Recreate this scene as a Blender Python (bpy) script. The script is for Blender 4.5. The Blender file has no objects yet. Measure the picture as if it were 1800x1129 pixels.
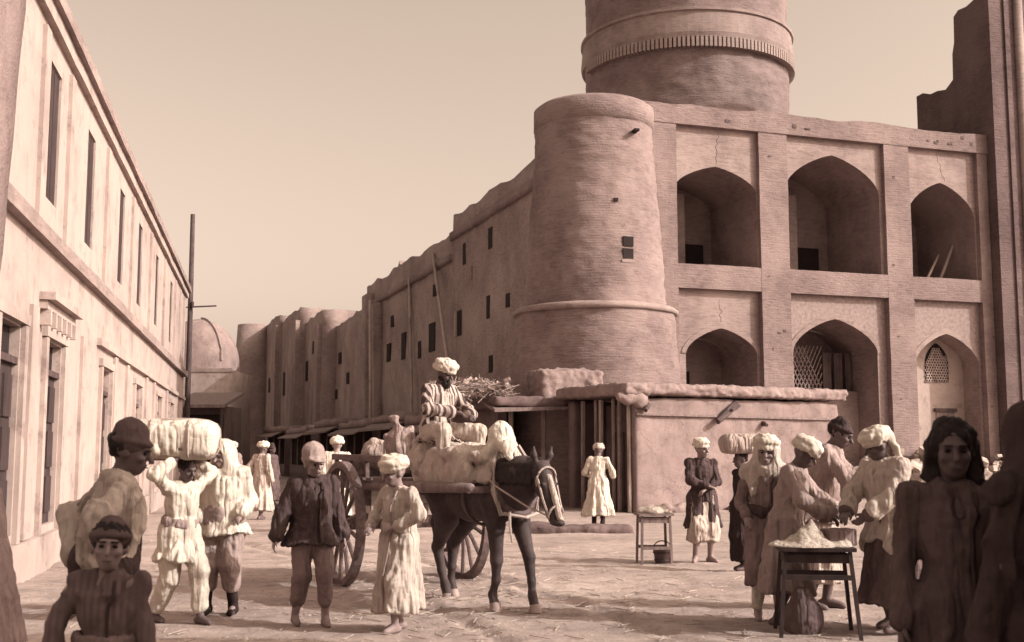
import bpy, bmesh, math, random
import numpy as np
from mathutils import Vector, Matrix, Euler
R = math.radians
random.seed(7)
SC = bpy.context.scene
COL = SC.collection

# ------------------------------------------------------------------ camera
F = 2050.0                       # focal length in photo pixels (1800 wide)
CH = 1.5                         # eye height
PITCH = math.atan((795 - 564.5) / F)
cam_d = bpy.data.cameras.new('camera')
cam_d.sensor_width = 36.0
cam_d.lens = 36.0 * F / 1800.0
cam_d.clip_start = 0.05
cam_d.clip_end = 4000
cam_d.dof.use_dof = True
cam_d.dof.focus_distance = 17.0
cam_d.dof.aperture_fstop = 4.0
cam = bpy.data.objects.new('camera', cam_d)
COL.objects.link(cam)
cam.location = (0, 0, CH)
cam.rotation_euler = (math.pi / 2 + PITCH, 0, 0)
SC.camera = cam

# ------------------------------------------------------------------ sky, sun, exposure
SUN_EL, SUN_AZ = 30.5, 17.0      # elevation; degrees behind the camera's right hand
world = bpy.data.worlds.new('World')
SC.world = world
world.use_nodes = True
wn = world.node_tree.nodes
wl = world.node_tree.links
wn.clear()
to_sun = Vector((math.cos(R(SUN_AZ)) * math.cos(R(SUN_EL)), -math.sin(R(SUN_AZ)) * math.cos(R(SUN_EL)), math.sin(R(SUN_EL))))
sky = wn.new('ShaderNodeTexSky')
sky.sky_type = 'NISHITA'
sky.sun_disc = False
sky.sun_elevation = R(SUN_EL)
sky.sun_rotation = R(90 + SUN_AZ)
sky.dust_density = 5.0
bw = wn.new('ShaderNodeRGBToBW')
pw = wn.new('ShaderNodeMath'); pw.operation = 'POWER'; pw.inputs[1].default_value = 1.0
tn = wn.new('ShaderNodeMix'); tn.data_type = 'RGBA'; tn.blend_type = 'MULTIPLY'
tn.inputs[0].default_value = 1.0
tn.inputs[7].default_value = (3.62, 2.83, 2.27, 1)     # the whole dusty sky in the print's one warm tone
bg = wn.new('ShaderNodeBackground')
bg.inputs['Strength'].default_value = 0.1
wo = wn.new('ShaderNodeOutputWorld')
wl.new(sky.outputs[0], bw.inputs[0])
wl.new(bw.outputs[0], pw.inputs[0])
wl.new(pw.outputs[0], tn.inputs[6])
wl.new(tn.outputs[2], bg.inputs['Color'])
wl.new(bg.outputs[0], wo.inputs[0])

sun_d = bpy.data.lights.new('sun', 'SUN')
sun_d.energy = 5.0
sun_d.angle = R(0.5)
sun_d.color = (1.0, 0.97, 0.9)
sun = bpy.data.objects.new('sun', sun_d)
COL.objects.link(sun)
sun.rotation_euler = to_sun.to_track_quat('Z', 'Y').to_euler()
sun.location = (20, -10, 30)

SC.view_settings.view_transform = 'Standard'
SC.view_settings.look = 'None'
SC.view_settings.exposure = 0.0
SC.view_settings.gamma = 1.0
SC.view_settings.use_curve_mapping = False

# ------------------------------------------------------------------ photo pixel -> place
def ray(u, v):
    cx = (u - 900) / F
    cy = (564.5 - v) / F
    return Vector((cx, math.cos(PITCH) - math.sin(PITCH) * cy, math.sin(PITCH) + math.cos(PITCH) * cy))
def at_y(u, v, Y):
    r = ray(u, v); t = Y / r.y
    return Vector((r.x * t, Y, CH + r.z * t))
def on_ground(u, v):
    r = ray(u, v); t = -CH / r.z
    return Vector((r.x * t, r.y * t, 0))
def x_at(u, Y, v=795):
    return at_y(u, v, Y).x

# ------------------------------------------------------------------ noise (vectorised value noise)
def _h(i, j, k, seed):
    n = (i * 374761393 + j * 668265263 + k * 2147483647 + seed * 1442695041) & 0xffffffff
    n = ((n ^ (n >> 13)) * 1274126177) & 0xffffffff
    return ((n ^ (n >> 16)) & 0xffff).astype(np.float32) / 32767.5 - 1.0
def vnoise(p, seed=0):
    p = np.asarray(p, dtype=np.float64)
    f = np.floor(p)
    i = f.astype(np.int64)
    t = (p - f); t = t * t * (3 - 2 * t)
    out = 0
    for dx in (0, 1):
        wx = t[..., 0] if dx else 1 - t[..., 0]
        for dy in (0, 1):
            wy = t[..., 1] if dy else 1 - t[..., 1]
            for dz in (0, 1):
                wz = t[..., 2] if dz else 1 - t[..., 2]
                out = out + wx * wy * wz * _h(i[..., 0] + dx, i[..., 1] + dy, i[..., 2] + dz, seed)
    return out
def fbm(p, seed=0, oct=3):
    p = np.asarray(p, dtype=np.float64)
    s, a = 0, 1.0
    for o in range(oct):
        s = s + a * vnoise(p, seed + o * 17); p = p * 2.03; a *= 0.5
    return s

# ------------------------------------------------------------------ ground height
def ground_h(x, y):
    x = np.asarray(x, dtype=np.float64); y = np.asarray(y, dtype=np.float64)
    z = np.zeros_like(x)
    big = fbm(np.stack([x * 0.22, y * 0.3, z], -1), 3, 2) * 0.025
    mid = fbm(np.stack([x * 0.8, y * 1.5, z + 4], -1), 5, 2) * 0.02
    fade = np.clip((70 - y) / 40, 0, 1)
    fine = (0.5 - np.abs(vnoise(np.stack([x * 2.1, y * 3.6, z + 9], -1), 8))) * 0.022 + fbm(np.stack([x * 5.5, y * 7.5, z + 2], -1), 12, 2) * 0.007
    rut = 0
    for off in (-.75, .75):            # wheel ruts left by carts coming down the street
        dd = (x + 1.1 - off) + 0.42 * (y - 13.7) + 0.25 * np.sin(y * .35)
        rut = rut - 0.03 * np.exp(-(dd / .09) ** 2) + 0.016 * np.exp(-((np.abs(dd) - .2) / .1) ** 2)
    near = np.clip((26 - y) / 8, 0, 1)
    return (big + mid) * fade + (fine + rut) * near
def gz(x, y):
    return float(ground_h(np.array([x]), np.array([y]))[0])

# ------------------------------------------------------------------ materials (one sepia family, as the print is one ink)
MATS = {}
def tone(L):
    k = max(0.0, min(1.0, (L - 0.05) / 0.5))
    c = [0.68 * (1 - k) + 0.90 * k, 0.70 * (1 - k) + 0.77 * k]
    m = L / (0.2126 + 0.7152 * c[0] + 0.0722 * c[1])
    return (min(m, .95), m * c[0], m * c[1], 1)
def mat(name, L, var=0.18, scale=3.0, rough=0.9, bump=0.25, bscale=40.0, bdist=0.01, kind=None, L2=None, spec=0.2, kp=None):
    if name in MATS: return MATS[name]
    L *= 0.86
    if L2: L2 *= 0.86
    m = bpy.data.materials.new(name); m.use_nodes = True
    nt = m.node_tree; n = nt.nodes; l = nt.links
    b = n['Principled BSDF']
    b.inputs['Roughness'].default_value = rough
    b.inputs['Specular IOR Level'].default_value = spec
    tc = n.new('ShaderNodeTexCoord')
    def noise(sc, det=5, ro=0.6, vec=None):
        t = n.new('ShaderNodeTexNoise'); t.inputs['Scale'].default_value = sc
        t.inputs['Detail'].default_value = det; t.inputs['Roughness'].default_value = ro
        l.new(vec or tc.outputs['Object'], t.inputs['Vector']); return t
    def mapping(sx, sy, sz):
        t = n.new('ShaderNodeMapping'); t.inputs['Scale'].default_value = (sx, sy, sz)
        l.new(tc.outputs['Object'], t.inputs['Vector']); return t.outputs[0]
    def ramp(src, a, c0, bb, c1):
        t = n.new('ShaderNodeValToRGB'); t.color_ramp.elements[0].position = a; t.color_ramp.elements[0].color = c0
        t.color_ramp.elements[1].position = bb; t.color_ramp.elements[1].color = c1
        l.new(src, t.inputs[0]); return t.outputs[0]
    def mixc(f, a, c, blend='MIX'):
        t = n.new('ShaderNodeMix'); t.data_type = 'RGBA'; t.blend_type = blend
        if isinstance(f, float): t.inputs[0].default_value = f
        else: l.new(f, t.inputs[0])
        for i, s in ((6, a), (7, c)):
            if isinstance(s, tuple): t.inputs[i].default_value = s
            else: l.new(s, t.inputs[i])
        return t.outputs[2]
    n1 = noise(scale); n2 = noise(scale * 6.3, 4)
    c = ramp(n1.outputs[0], 0.3, tone(L * (1 - var)), 0.7, tone(L * (1 + var)))
    g = lambda v: (v, v, v, 1)
    c = mixc(1.0, c, ramp(n2.outputs[0], 0.25, g(1 - var * 0.9), 0.7, g(1.0)), 'MULTIPLY')
    hs = noise(bscale, 4, 0.65)
    height = hs.outputs[0]
    if kind == 'brick':           # thin courses of flat brick, worn plaster left in patches
        w = n.new('ShaderNodeTexWave'); w.wave_type = 'BANDS'; w.bands_direction = 'Z'
        w.inputs['Scale'].default_value = 4.2; w.inputs['Distortion'].default_value = 2.6
        w.inputs['Detail'].default_value = 3; w.inputs['Detail Scale'].default_value = 3.0
        l.new(tc.outputs['Object'], w.inputs['Vector'])
        nl = noise(1.0, 4, 0.6, mapping(3.2, 3.2, 15.0))
        c = mixc(1.0, c, ramp(w.outputs[0], 0.0, g(0.95), 0.35, g(1.0)), 'MULTIPLY')
        c = mixc(1.0, c, ramp(nl.outputs[0], 0.28, g(0.7), 0.55, g(1.0)), 'MULTIPLY')
        pt = noise(0.33, 6, 0.62)
        f = ramp(pt.outputs[0], 0.48, g(0), 0.62, g(0.5))
        c = mixc(f, c, tone(L * 1.3))
        pk = noise(3.4, 9, 0.78)
        c = mixc(ramp(pk.outputs[0], 0.6, g(0), 0.66, g(0.7)), c, tone(L * 0.5))
        bl = noise(0.9, 7, 0.7)
        c = mixc(1.0, c, ramp(bl.outputs[0], 0.3, g(0.84), 0.55, g(1.0)), 'MULTIPLY')
        ad = n.new('ShaderNodeMath'); ad.operation = 'MULTIPLY_ADD'; ad.inputs[1].default_value = 0.12
        l.new(w.outputs[0], ad.inputs[0]); l.new(height, ad.inputs[2]); 
        ad2 = n.new('ShaderNodeMath'); ad2.operation = 'MULTIPLY_ADD'; ad2.inputs[1].default_value = 1.6
        l.new(nl.outputs[0], ad2.inputs[0]); l.new(ad.outputs[0], ad2.inputs[2]); height = ad2.outputs[0]
    if kind == 'plaster':         # lime wash with rain runs and scuffs
        st = noise(1.0, 5, 0.6, mapping(2.6, 2.6, 0.9))
        c = mixc(1.0, c, ramp(st.outputs[0], 0.3, g(0.84), 0.5, g(1.0)), 'MULTIPLY')
        ch = noise(2.1, 8, 0.72)
        c = mixc(ramp(ch.outputs[0], 0.55, g(0), 0.63, g(0.6)), c, tone(L * 0.5))
        gr = noise(0.55, 8, 0.7)
        c = mixc(1.0, c, ramp(gr.outputs[0], 0.32, g(0.68), 0.52, g(1.0)), 'MULTIPLY')
    if kind == 'mud':             # straw plaster
        vo = noise(9.0, 8, 0.75)
        c = mixc(ramp(vo.outputs[0], 0.56, g(0), 0.68, g(0.6)), c, tone(L * 0.5))
        st = noise(1.0, 7, 0.7, mapping(1.6, 1.6, 0.6))
        c = mixc(1.0, c, ramp(st.outputs[0], 0.32, g(0.72), 0.55, g(1.0)), 'MULTIPLY')
        ck = n.new('ShaderNodeTexVoronoi'); ck.feature = 'DISTANCE_TO_EDGE'; ck.inputs['Scale'].default_value = 1.7
        dn = noise(2.5, 5, 0.7); mm = n.new('ShaderNodeMix'); mm.data_type = 'RGBA'; mm.inputs[0].default_value = 0.35
        l.new(tc.outputs['Object'], mm.inputs[6]); l.new(dn.outputs[1], mm.inputs[7]); l.new(mm.outputs[2], ck.inputs['Vector'])
        c = mixc(ramp(ck.outputs[0], 0.004, g(0.55), 0.012, g(0)), c, tone(L * 0.35))
    if kind == 'wood':
        st = noise(1.0, 5, 0.6, mapping(*(kp or (18.0, 18.0, 1.2))))
        c = mixc(1.0, c, ramp(st.outputs[0], 0.3, g(0.5), 0.65, g(1.0)), 'MULTIPLY')
        height = st.outputs[0]
    if kind == 'stripe':          # woven stripes, light and dark
        w = n.new('ShaderNodeTexWave'); w.wave_type = 'BANDS'; w.bands_direction = 'X'
        w.inputs['Scale'].default_value = kp or 5.0; w.inputs['Distortion'].default_value = 0.7
        l.new(tc.outputs['Object'], w.inputs['Vector'])
        c = mixc(ramp(w.outputs[0], 0.5, g(0), 0.58, g(1)), c, tone(L2))
    if kind == 'ground':
        tr = noise(1.0, 6, 0.65, mapping(0.35, 1.3, 1.0))
        c = mixc(1.0, c, ramp(tr.outputs[0], 0.3, g(0.66), 0.58, g(1.0)), 'MULTIPLY')
        sp = noise(26.0, 6, 0.7)
        c = mixc(ramp(sp.outputs[0], 0.58, g(0), 0.68, g(0.6)), c, tone(L * 0.5))
        s2 = noise(5.0, 8, 0.75)
        c = mixc(1.0, c, ramp(s2.outputs[0], 0.36, g(0.72), 0.56, g(1.0)), 'MULTIPLY')
    if kind == 'cloth':           # worn cotton: creases and dust
        def crease(src, w):
            s1 = n.new('ShaderNodeMath'); s1.operation = 'SUBTRACT'; s1.inputs[1].default_value = 0.5; l.new(src, s1.inputs[0])
            s2 = n.new('ShaderNodeMath'); s2.operation = 'ABSOLUTE'; l.new(s1.outputs[0], s2.inputs[0])
            s3 = n.new('ShaderNodeMath'); s3.operation = 'MINIMUM'; s3.inputs[1].default_value = 0.16; l.new(s2.outputs[0], s3.inputs[0])
            s4 = n.new('ShaderNodeMath'); s4.operation = 'MULTIPLY'; s4.inputs[1].default_value = w; l.new(s3.outputs[0], s4.inputs[0])
            return s4.outputs[0]
        def addm(x, y):
            t = n.new('ShaderNodeMath'); t.operation = 'ADD'; l.new(x, t.inputs[0]); l.new(y, t.inputs[1]); return t.outputs[0]
        c1 = crease(noise(1.0, 2, 0.5, mapping(10.0, 10.0, 1.5)).outputs[0], 8.5)
        c2 = crease(noise(6.0, 2, 0.5).outputs[0], 4.5)
        sc_ = n.new('ShaderNodeMath'); sc_.operation = 'MULTIPLY'; sc_.inputs[1].default_value = 0.35; l.new(height, sc_.inputs[0])
        height = addm(addm(c1, c2), sc_.outputs[0])
    l.new(c, b.inputs['Base Color'])
    bp = n.new('ShaderNodeBump'); bp.inputs['Strength'].default_value = bump; bp.inputs['Distance'].default_value = bdist
    l.new(height, bp.inputs['Height']); l.new(bp.outputs[0], b.inputs['Normal'])
    MATS[name] = m
    return m

mat('earth', 0.37, 0.14, 0.6, 0.95, 0.6, 22.0, 0.03, 'ground')
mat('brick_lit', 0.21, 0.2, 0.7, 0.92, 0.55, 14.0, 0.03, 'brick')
mat('brick_shaded', 0.27, 0.2, 0.7, 0.92, 0.6, 12.0, 0.035, 'brick')  # copy of the lit brick, its tone set for walls in shade
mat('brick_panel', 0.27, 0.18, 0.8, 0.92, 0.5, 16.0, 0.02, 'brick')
mat('brick_shadow', 0.11, 0.2, 0.7, 0.92, 0.6, 12.0, 0.035, 'brick')  # darkened brick copy: the portal's shade is put into its colour
mat('limewash', 0.365, 0.05, 0.8, 0.9, 0.35, 9.0, 0.012, 'plaster')
mat('stucco', 0.37, 0.1, 1.2, 0.9, 0.35, 12.0, 0.012, 'plaster')
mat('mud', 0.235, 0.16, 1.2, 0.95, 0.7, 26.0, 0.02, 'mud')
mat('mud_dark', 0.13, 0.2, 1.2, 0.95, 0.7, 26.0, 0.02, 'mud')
mat('tilework', 0.24, 0.3, 9.0, 0.7, 0.4, 30, 0.01)
mat('straw', 0.42, 0.3, 9.0)
mat('dung', 0.07, 0.3, 9.0)
mat('niche', 0.23, 0.2, 1.0, 0.95, 0.5, 14.0, 0.02, 'brick')
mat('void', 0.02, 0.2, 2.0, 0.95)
mat('old_wood', 0.09, 0.25, 4.0, 0.8, 0.4, 40, 0.006, 'wood')
mat('grey_wood', 0.22, 0.2, 4.0, 0.8, 0.5, 40, 0.006, 'wood')
mat('pale_wood', 0.42, 0.15, 4.0, 0.8, 0.4, 40, 0.006, 'wood')
mat('cart_wood', 0.17, 0.25, 4.0, 0.8, 0.5, 40, 0.006, 'wood', kp=(3.0, 18.0, 18.0))
mat('shutter', 0.055, 0.2, 4.0, 0.7, 0.4, 40, 0.006, 'wood')
mat('brush', 0.3, 0.35, 6.0)
mat('stone', 0.42, 0.25, 3.0, 0.95, 0.5, 30, 0.01)
mat('iron', 0.05, 0.2, 6.0, 0.6)
for nm, L in (('cloth_white', .6), ('cloth_pale', .46), ('cloth_sand', .29), ('cloth_grey', .19), ('cloth_mid', .11), ('cloth_dark', .06), ('cloth_black', .03)):
    mat(nm, L, 0.2, 3.2, 0.95, 0.85, 130.0, 0.0125, 'cloth', spec=0.1)
for nm, L in (('wrap_white', .6), ('wrap_pale', .46), ('wrap_sand', .29), ('felt_mid', .1), ('felt_sand', .3), ('felt_dark', .05)): mat(nm, L, 0.2, 7.0, 0.95, 0.5, 70.0, 0.006, spec=0.1)
mat('cloth_stripe', 0.42, 0.12, 4.0, 0.95, 0.3, 160.0, 0.004, 'stripe', 0.07, kp=6.0)
mat('quilt', 0.13, 0.2, 4.0, 0.95, 0.5, 60.0, 0.008, 'stripe', 0.105, kp=11.0)
mat('skin', 0.23, 0.12, 9.0, 0.6, 0.12, 120, 0.002, spec=0.35)
mat('skin_dark', 0.1, 0.12, 9.0, 0.6, 0.12, 120, 0.002, spec=0.35)
mat('hair', 0.022, 0.2, 20.0, 0.7, 0.5, 90, 0.004)
mat('eye', 0.012, 0.0, 9.0, 0.3)
mat('horse_coat', 0.05, 0.4, 4.0, 0.7, 0.4, 90, 0.004, spec=0.25)
mat('hoof', 0.3, 0.2, 9.0)
mat('sackcloth', 0.36, 0.22, 4.0, 0.95, 0.85, 150, 0.0125, 'cloth', spec=0.1)
mat('leather', 0.1, 0.25, 7.0, 0.7, 0.3, 60)
mat('rope', 0.4, 0.2, 20.0)
mat('goods', 0.52, 0.35, 60.0, 0.9, 0.9, 45, 0.02)

# ------------------------------------------------------------------ objects
def mesh_np(name, V, quads):
    me = bpy.data.meshes.new(name)
    V = np.asarray(V, dtype=np.float32); Q = np.asarray(quads, dtype=np.int32)
    k = Q.shape[1]
    me.vertices.add(len(V)); me.vertices.foreach_set('co', V.ravel())
    me.loops.add(Q.size); me.loops.foreach_set('vertex_index', Q.ravel())
    me.polygons.add(len(Q)); me.polygons.foreach_set('loop_start', np.arange(0, Q.size, k, dtype=np.int32))
    me.polygons.foreach_set('use_smooth', np.ones(len(Q), dtype=bool))
    me.update(calc_edges=True); me.validate()
    return me
def link(name, me, m, parent=None, loc=None, rz=None):
    o = bpy.data.objects.new(name, me)
    COL.objects.link(o)
    if m and me: 
        me.materials.clear(); me.materials.append(MATS[m])
    if parent: o.parent = parent
    if loc is not None: o.location = loc
    if rz is not None: o.rotation_euler = (0, 0, rz)
    return o
def tag(o, label=None, cat=None, group=None, kind=None):
    if label: o['label'] = label
    if cat: o['category'] = cat
    if group: o['group'] = group
    if kind: o['kind'] = kind
    return o
def thing(name, label, cat, loc=(0, 0, 0), rz=0.0, group=None):
    o = bpy.data.objects.new(name, None)
    o.empty_display_size = 0.3
    COL.objects.link(o); o.location = loc; o.rotation_euler = (0, 0, rz)
    return tag(o, label, cat, group)

class MB:
    def __init__(s): s.v = []; s.f = []
    def add(s, vs, fs):
        b = len(s.v); s.v += [tuple(p) for p in vs]; s.f += [tuple(b + i for i in f) for f in fs]; return s
    def box(s, lo, hi, M=None, taper=0.0):
        x0, y0, z0 = lo; x1, y1, z1 = hi
        vs = [Vector(p) for p in ((x0, y0, z0), (x1, y0, z0), (x1, y1, z0), (x0, y1, z0), (x0, y0, z1), (x1, y0, z1), (x1, y1, z1), (x0, y1, z1))]
        if M is not None: vs = [M @ p for p in vs]
        return s.add(vs, [(0, 3, 2, 1), (4, 5, 6, 7), (0, 1, 5, 4), (1, 2, 6, 5), (2, 3, 7, 6), (3, 0, 4, 7)])
    def bar(s, a, b, w, h=None, up=Vector((0, 0, 1))):
        a = Vector(a); b = Vector(b); h = h or w
        d = (b - a); L = d.length; d.normalize()
        if abs(d.dot(up)) > 0.97: up = Vector((0, 1, 0))
        sx = d.cross(up).normalized(); sz = sx.cross(d)
        M = Matrix((sx, d, sz)).transposed().to_4x4(); M.translation = a
        return s.box((-w / 2, 0, -h / 2), (w / 2, L, h / 2), M)
    def tube(s, pts, rad, n=8, jit=0.0):
        pts = [Vector(p) for p in pts]
        if not hasattr(rad, '__len__'): rad = [rad] * len(pts)
        rings = []
        for i, p in enumerate(pts):
            d = (pts[min(i + 1, len(pts) - 1)] - pts[max(i - 1, 0)]).normalized()
            up = Vector((0, 0, 1)) if abs(d.z) < 0.95 else Vector((0, 1, 0))
            a = d.cross(up).normalized(); b = d.cross(a)
            rings.append([p + (a * math.cos(2 * math.pi * k / n) + b * math.sin(2 * math.pi * k / n)) * rad[i] * (1 + random.uniform(-jit, jit)) for k in range(n)])
        vs = [q for r in rings for q in r]
        fs = [(i * n + k, i * n + (k + 1) % n, (i + 1) * n + (k + 1) % n, (i + 1) * n + k) for i in range(len(pts) - 1) for k in range(n)]
        fs.append(tuple(range(n))[::-1]); fs.append(tuple((len(pts) - 1) * n + k for k in range(n)))
        return s.add(vs, fs)
    def lathe(s, prof, n=48, c=(0, 0), a0=0.0, a1=2 * math.pi, wob=0.0, seed=1, brick=0.0):
        full = abs(a1 - a0 - 2 * math.pi) < 1e-6
        m = n if full else n + 1
        A = np.array([a0 + (a1 - a0) * k / n for k in range(m)])[None, :]
        Rr = np.array([p[0] for p in prof])[:, None] * np.ones_like(A); Z = np.array([p[1] for p in prof])[:, None] * np.ones_like(A)
        if wob: Rr = Rr + wob * fbm(np.stack([np.cos(A) * Rr * .9, np.sin(A) * Rr * .9, Z * .9], -1), seed)
        if brick: Rr = Rr + brick * vnoise(np.stack([A * Rr / .3, Z / .09, Z * 0], -1), seed + 3) + brick * .8 * vnoise(np.stack([A * Rr / .9, Z / .35, Z * 0], -1), seed + 4)
        vs = np.stack([c[0] + Rr * np.cos(A), c[1] + Rr * np.sin(A), Z], -1).reshape(-1, 3).tolist()
        fs = []
        for i in range(len(prof) - 1):
            for k in range(n):
                k2 = (k + 1) % m
                fs.append((i * m + k, i * m + k2, (i + 1) * m + k2, (i + 1) * m + k))
        return s.add(vs, fs)
    def build(s, name, m, parent=None, loc=None, rz=None, smooth=False, bevel=0.0, fix=True):
        me = bpy.data.meshes.new(name)
        me.from_pydata(s.v, [], s.f)
        if fix:
            bm = bmesh.new(); bm.from_mesh(me)
            bmesh.ops.recalc_face_normals(bm, faces=bm.faces)
            if bevel: bmesh.ops.bevel(bm, geom=list(bm.edges), offset=bevel, segments=1, affect='EDGES', clamp_overlap=True)
            bm.to_mesh(me); bm.free()
        if smooth:
            me.polygons.foreach_set('use_smooth', [True] * len(me.polygons))
        return link(name, me, m, parent, loc, rz)

def rough_box(lo, hi, cell=0.3, amp=0.02, seed=0, top=0.0, rnd=0.0):
    """box with a worn, uneven skin: every face a grid, corners and edges softened"""
    lo = np.array(lo, float); hi = np.array(hi, float)
    n = np.maximum(1, np.round((hi - lo) / cell).astype(int))
    idx = {}; V = []; Fq = []
    def vid(i, j, k):
        key = (i, j, k)
        if key not in idx:
            idx[key] = len(V); V.append(lo + (hi - lo) * np.array([i / n[0], j / n[1], k / n[2]]))
        return idx[key]
    for (a, b, c) in ((0, 1, 2), (1, 2, 0), (2, 0, 1)):
        for side in (0, n[c]):
            for i in range(n[a]):
                for j in range(n[b]):
                    q = []
                    for (di, dj) in ((0, 0), (1, 0), (1, 1), (0, 1)):
                        k = [0, 0, 0]; k[a] = i + di; k[b] = j + dj; k[c] = side
                        q.append(vid(*k))
                    Fq.append(q if side else q[::-1])
    V = np.array(V)
    nn = np.stack([fbm(V * 1.1 / max(cell, .12) * .35, seed + 11 * q, 3) for q in range(3)], -1) * amp
    if rnd:
        c = (lo + hi) / 2; e = (hi - lo) / 2
        d = np.minimum(e - np.abs(V - c), rnd)
        w = (1 - d / rnd).clip(0, 1)
        cnt = w.sum(1, keepdims=True)
        V = V - np.sign(V - c) * w * rnd * 0.3 * (cnt > 1.2)
    if top:
        tmask = (V[:, 2] > hi[2] - 1e-4)
        nn[:, 2] += tmask * fbm(np.stack([V[:, 0] * .8, V[:, 1] * .8, V[:, 2] * 0], -1), seed + 5) * top
    bot = V[:, 2] < lo[2] + 1e-4
    nn[bot, 2] = 0
    return V + nn, np.array(Fq)

# ------------------------------------------------------------------ signed-distance modelling for bodies, cloth, sacks and mud
class Field:
    def __init__(s, lo, hi, vox):
        s.lo = np.array(lo, float); s.vox = vox
        s.n = np.ceil((np.array(hi) - s.lo) / vox).astype(int) + 1
        s.ax = [(s.lo[i] + np.arange(s.n[i]) * vox).astype(np.float32) for i in range(3)]
        s.d = np.full(s.n, 1.0, np.float32)
    def sub(s, lo, hi):
        sl = []
        for i in range(3):
            a = max(0, int((lo[i] - s.lo[i]) / s.vox)); b = min(s.n[i], int((hi[i] - s.lo[i]) / s.vox) + 2)
            if b <= a: return None
            sl.append(slice(a, b))
        return tuple(sl)
    def grid(s, sl):
        return s.ax[0][sl[0]][:, None, None], s.ax[1][sl[1]][None, :, None], s.ax[2][sl[2]][None, None, :]
    def put(s, sl, nd, k, op):
        d = s.d[sl]
        if op == 'sub': nd = -nd; 
        if op == 'add':
            if k > 0:
                h = np.maximum(k - np.abs(d - nd), 0) / k
                s.d[sl] = np.minimum(d, nd) - h * h * k * 0.25
            else: s.d[sl] = np.minimum(d, nd)
        else:
            if k > 0:
                h = np.maximum(k - np.abs(d - nd), 0) / k
                s.d[sl] = np.maximum(d, nd) + h * h * k * 0.25
            else: s.d[sl] = np.maximum(d, nd)
    def cone(s, a, b, r1, r2, k=0.03, op='add', flat=None):
        a = np.array(a, float); b = np.array(b, float)
        m = max(r1, r2) + k + 2.5 * s.vox
        sl = s.sub(np.minimum(a, b) - m, np.maximum(a, b) + m)
        if sl is None: return
        x, y, z = s.grid(sl)
        ab = b - a; L2 = float(ab @ ab) + 1e-9
        px, py, pz = x - a[0], y - a[1], z - a[2]
        t = np.clip((px * ab[0] + py * ab[1] + pz * ab[2]) / L2, 0, 1)
        dx, dy, dz = px - t * ab[0], py - t * ab[1], pz - t * ab[2]
        if flat is not None:          # squash along a direction
            f, q = np.array(flat[0], float), flat[1]
            f = f / np.linalg.norm(f)
            w = (dx * f[0] + dy * f[1] + dz * f[2]) * (1 / q - 1)
            dx, dy, dz = dx + w * f[0], dy + w * f[1], dz + w * f[2]
        s.put(sl, np.sqrt(dx * dx + dy * dy + dz * dz) - (r1 + (r2 - r1) * t), k, op)
    def chain(s, pts, rs, k=0.03, **kw):
        for i in range(len(pts) - 1): s.cone(pts[i], pts[i + 1], rs[i], rs[i + 1], k, **kw)
    def ell(s, c, r, k=0.03, op='add', M=None):
        c = np.array(c, float); r = np.array(r, float)
        m = r.max() + k + 2.5 * s.vox
        sl = s.sub(c - m, c + m)
        if sl is None: return
        x, y, z = s.grid(sl)
        x, y, z = x - c[0], y - c[1], z - c[2]
        if M is not None:
            Mi = np.array(M).T
            x, y, z = (Mi[0, 0] * x + Mi[0, 1] * y + Mi[0, 2] * z, Mi[1, 0] * x + Mi[1, 1] * y + Mi[1, 2] * z, Mi[2, 0] * x + Mi[2, 1] * y + Mi[2, 2] * z)
        k0 = np.sqrt((x / r[0]) ** 2 + (y / r[1]) ** 2 + (z / r[2]) ** 2)
        k1 = np.sqrt((x / r[0] ** 2) ** 2 + (y / r[1] ** 2) ** 2 + (z / r[2] ** 2) ** 2) + 1e-6
        s.put(sl, k0 * (k0 - 1) / k1, k, op)
    def torus(s, c, Rr, r, M=None, k=0.01, sy=1.0):
        c = np.array(c, float); m = Rr * max(1, sy) + r + k + 2.5 * s.vox
        sl = s.sub(c - m, c + m)
        if sl is None: return
        x, y, z = s.grid(sl)
        x, y, z = x - c[0], y - c[1], z - c[2]
        if M is not None:
            Mi = np.array(M).T
            x, y, z = (Mi[0, 0] * x + Mi[0, 1] * y + Mi[0, 2] * z, Mi[1, 0] * x + Mi[1, 1] * y + Mi[1, 2] * z, Mi[2, 0] * x + Mi[2, 1] * y + Mi[2, 2] * z)
        q = np.sqrt(x * x + (y / sy) ** 2) - Rr
        s.put(sl, np.sqrt(q * q + z * z) - r, k, 'add')
    def box(s, c, h, rnd=0.02, k=0.02, op='add', M=None):
        c = np.array(c, float); h = np.array(h, float)
        m = np.linalg.norm(h) + k + 3 * s.vox if M is not None else h + k + 3 * s.vox
        sl = s.sub(c - m, c + m)
        if sl is None: return
        x, y, z = s.grid(sl)
        x, y, z = x - c[0], y - c[1], z - c[2]
        if M is not None:
            Mi = np.array(M).T
            x, y, z = (Mi[0, 0] * x + Mi[0, 1] * y + Mi[0, 2] * z, Mi[1, 0] * x + Mi[1, 1] * y + Mi[1, 2] * z, Mi[2, 0] * x + Mi[2, 1] * y + Mi[2, 2] * z)
        qx, qy, qz = np.abs(x) - h[0] + rnd, np.abs(y) - h[1] + rnd, np.abs(z) - h[2] + rnd
        out = np.sqrt(np.maximum(qx, 0) ** 2 + np.maximum(qy, 0) ** 2 + np.maximum(qz, 0) ** 2)
        s.put(sl, out + np.minimum(np.maximum(np.maximum(qx, qy), qz), 0) - rnd, k, op)
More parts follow.
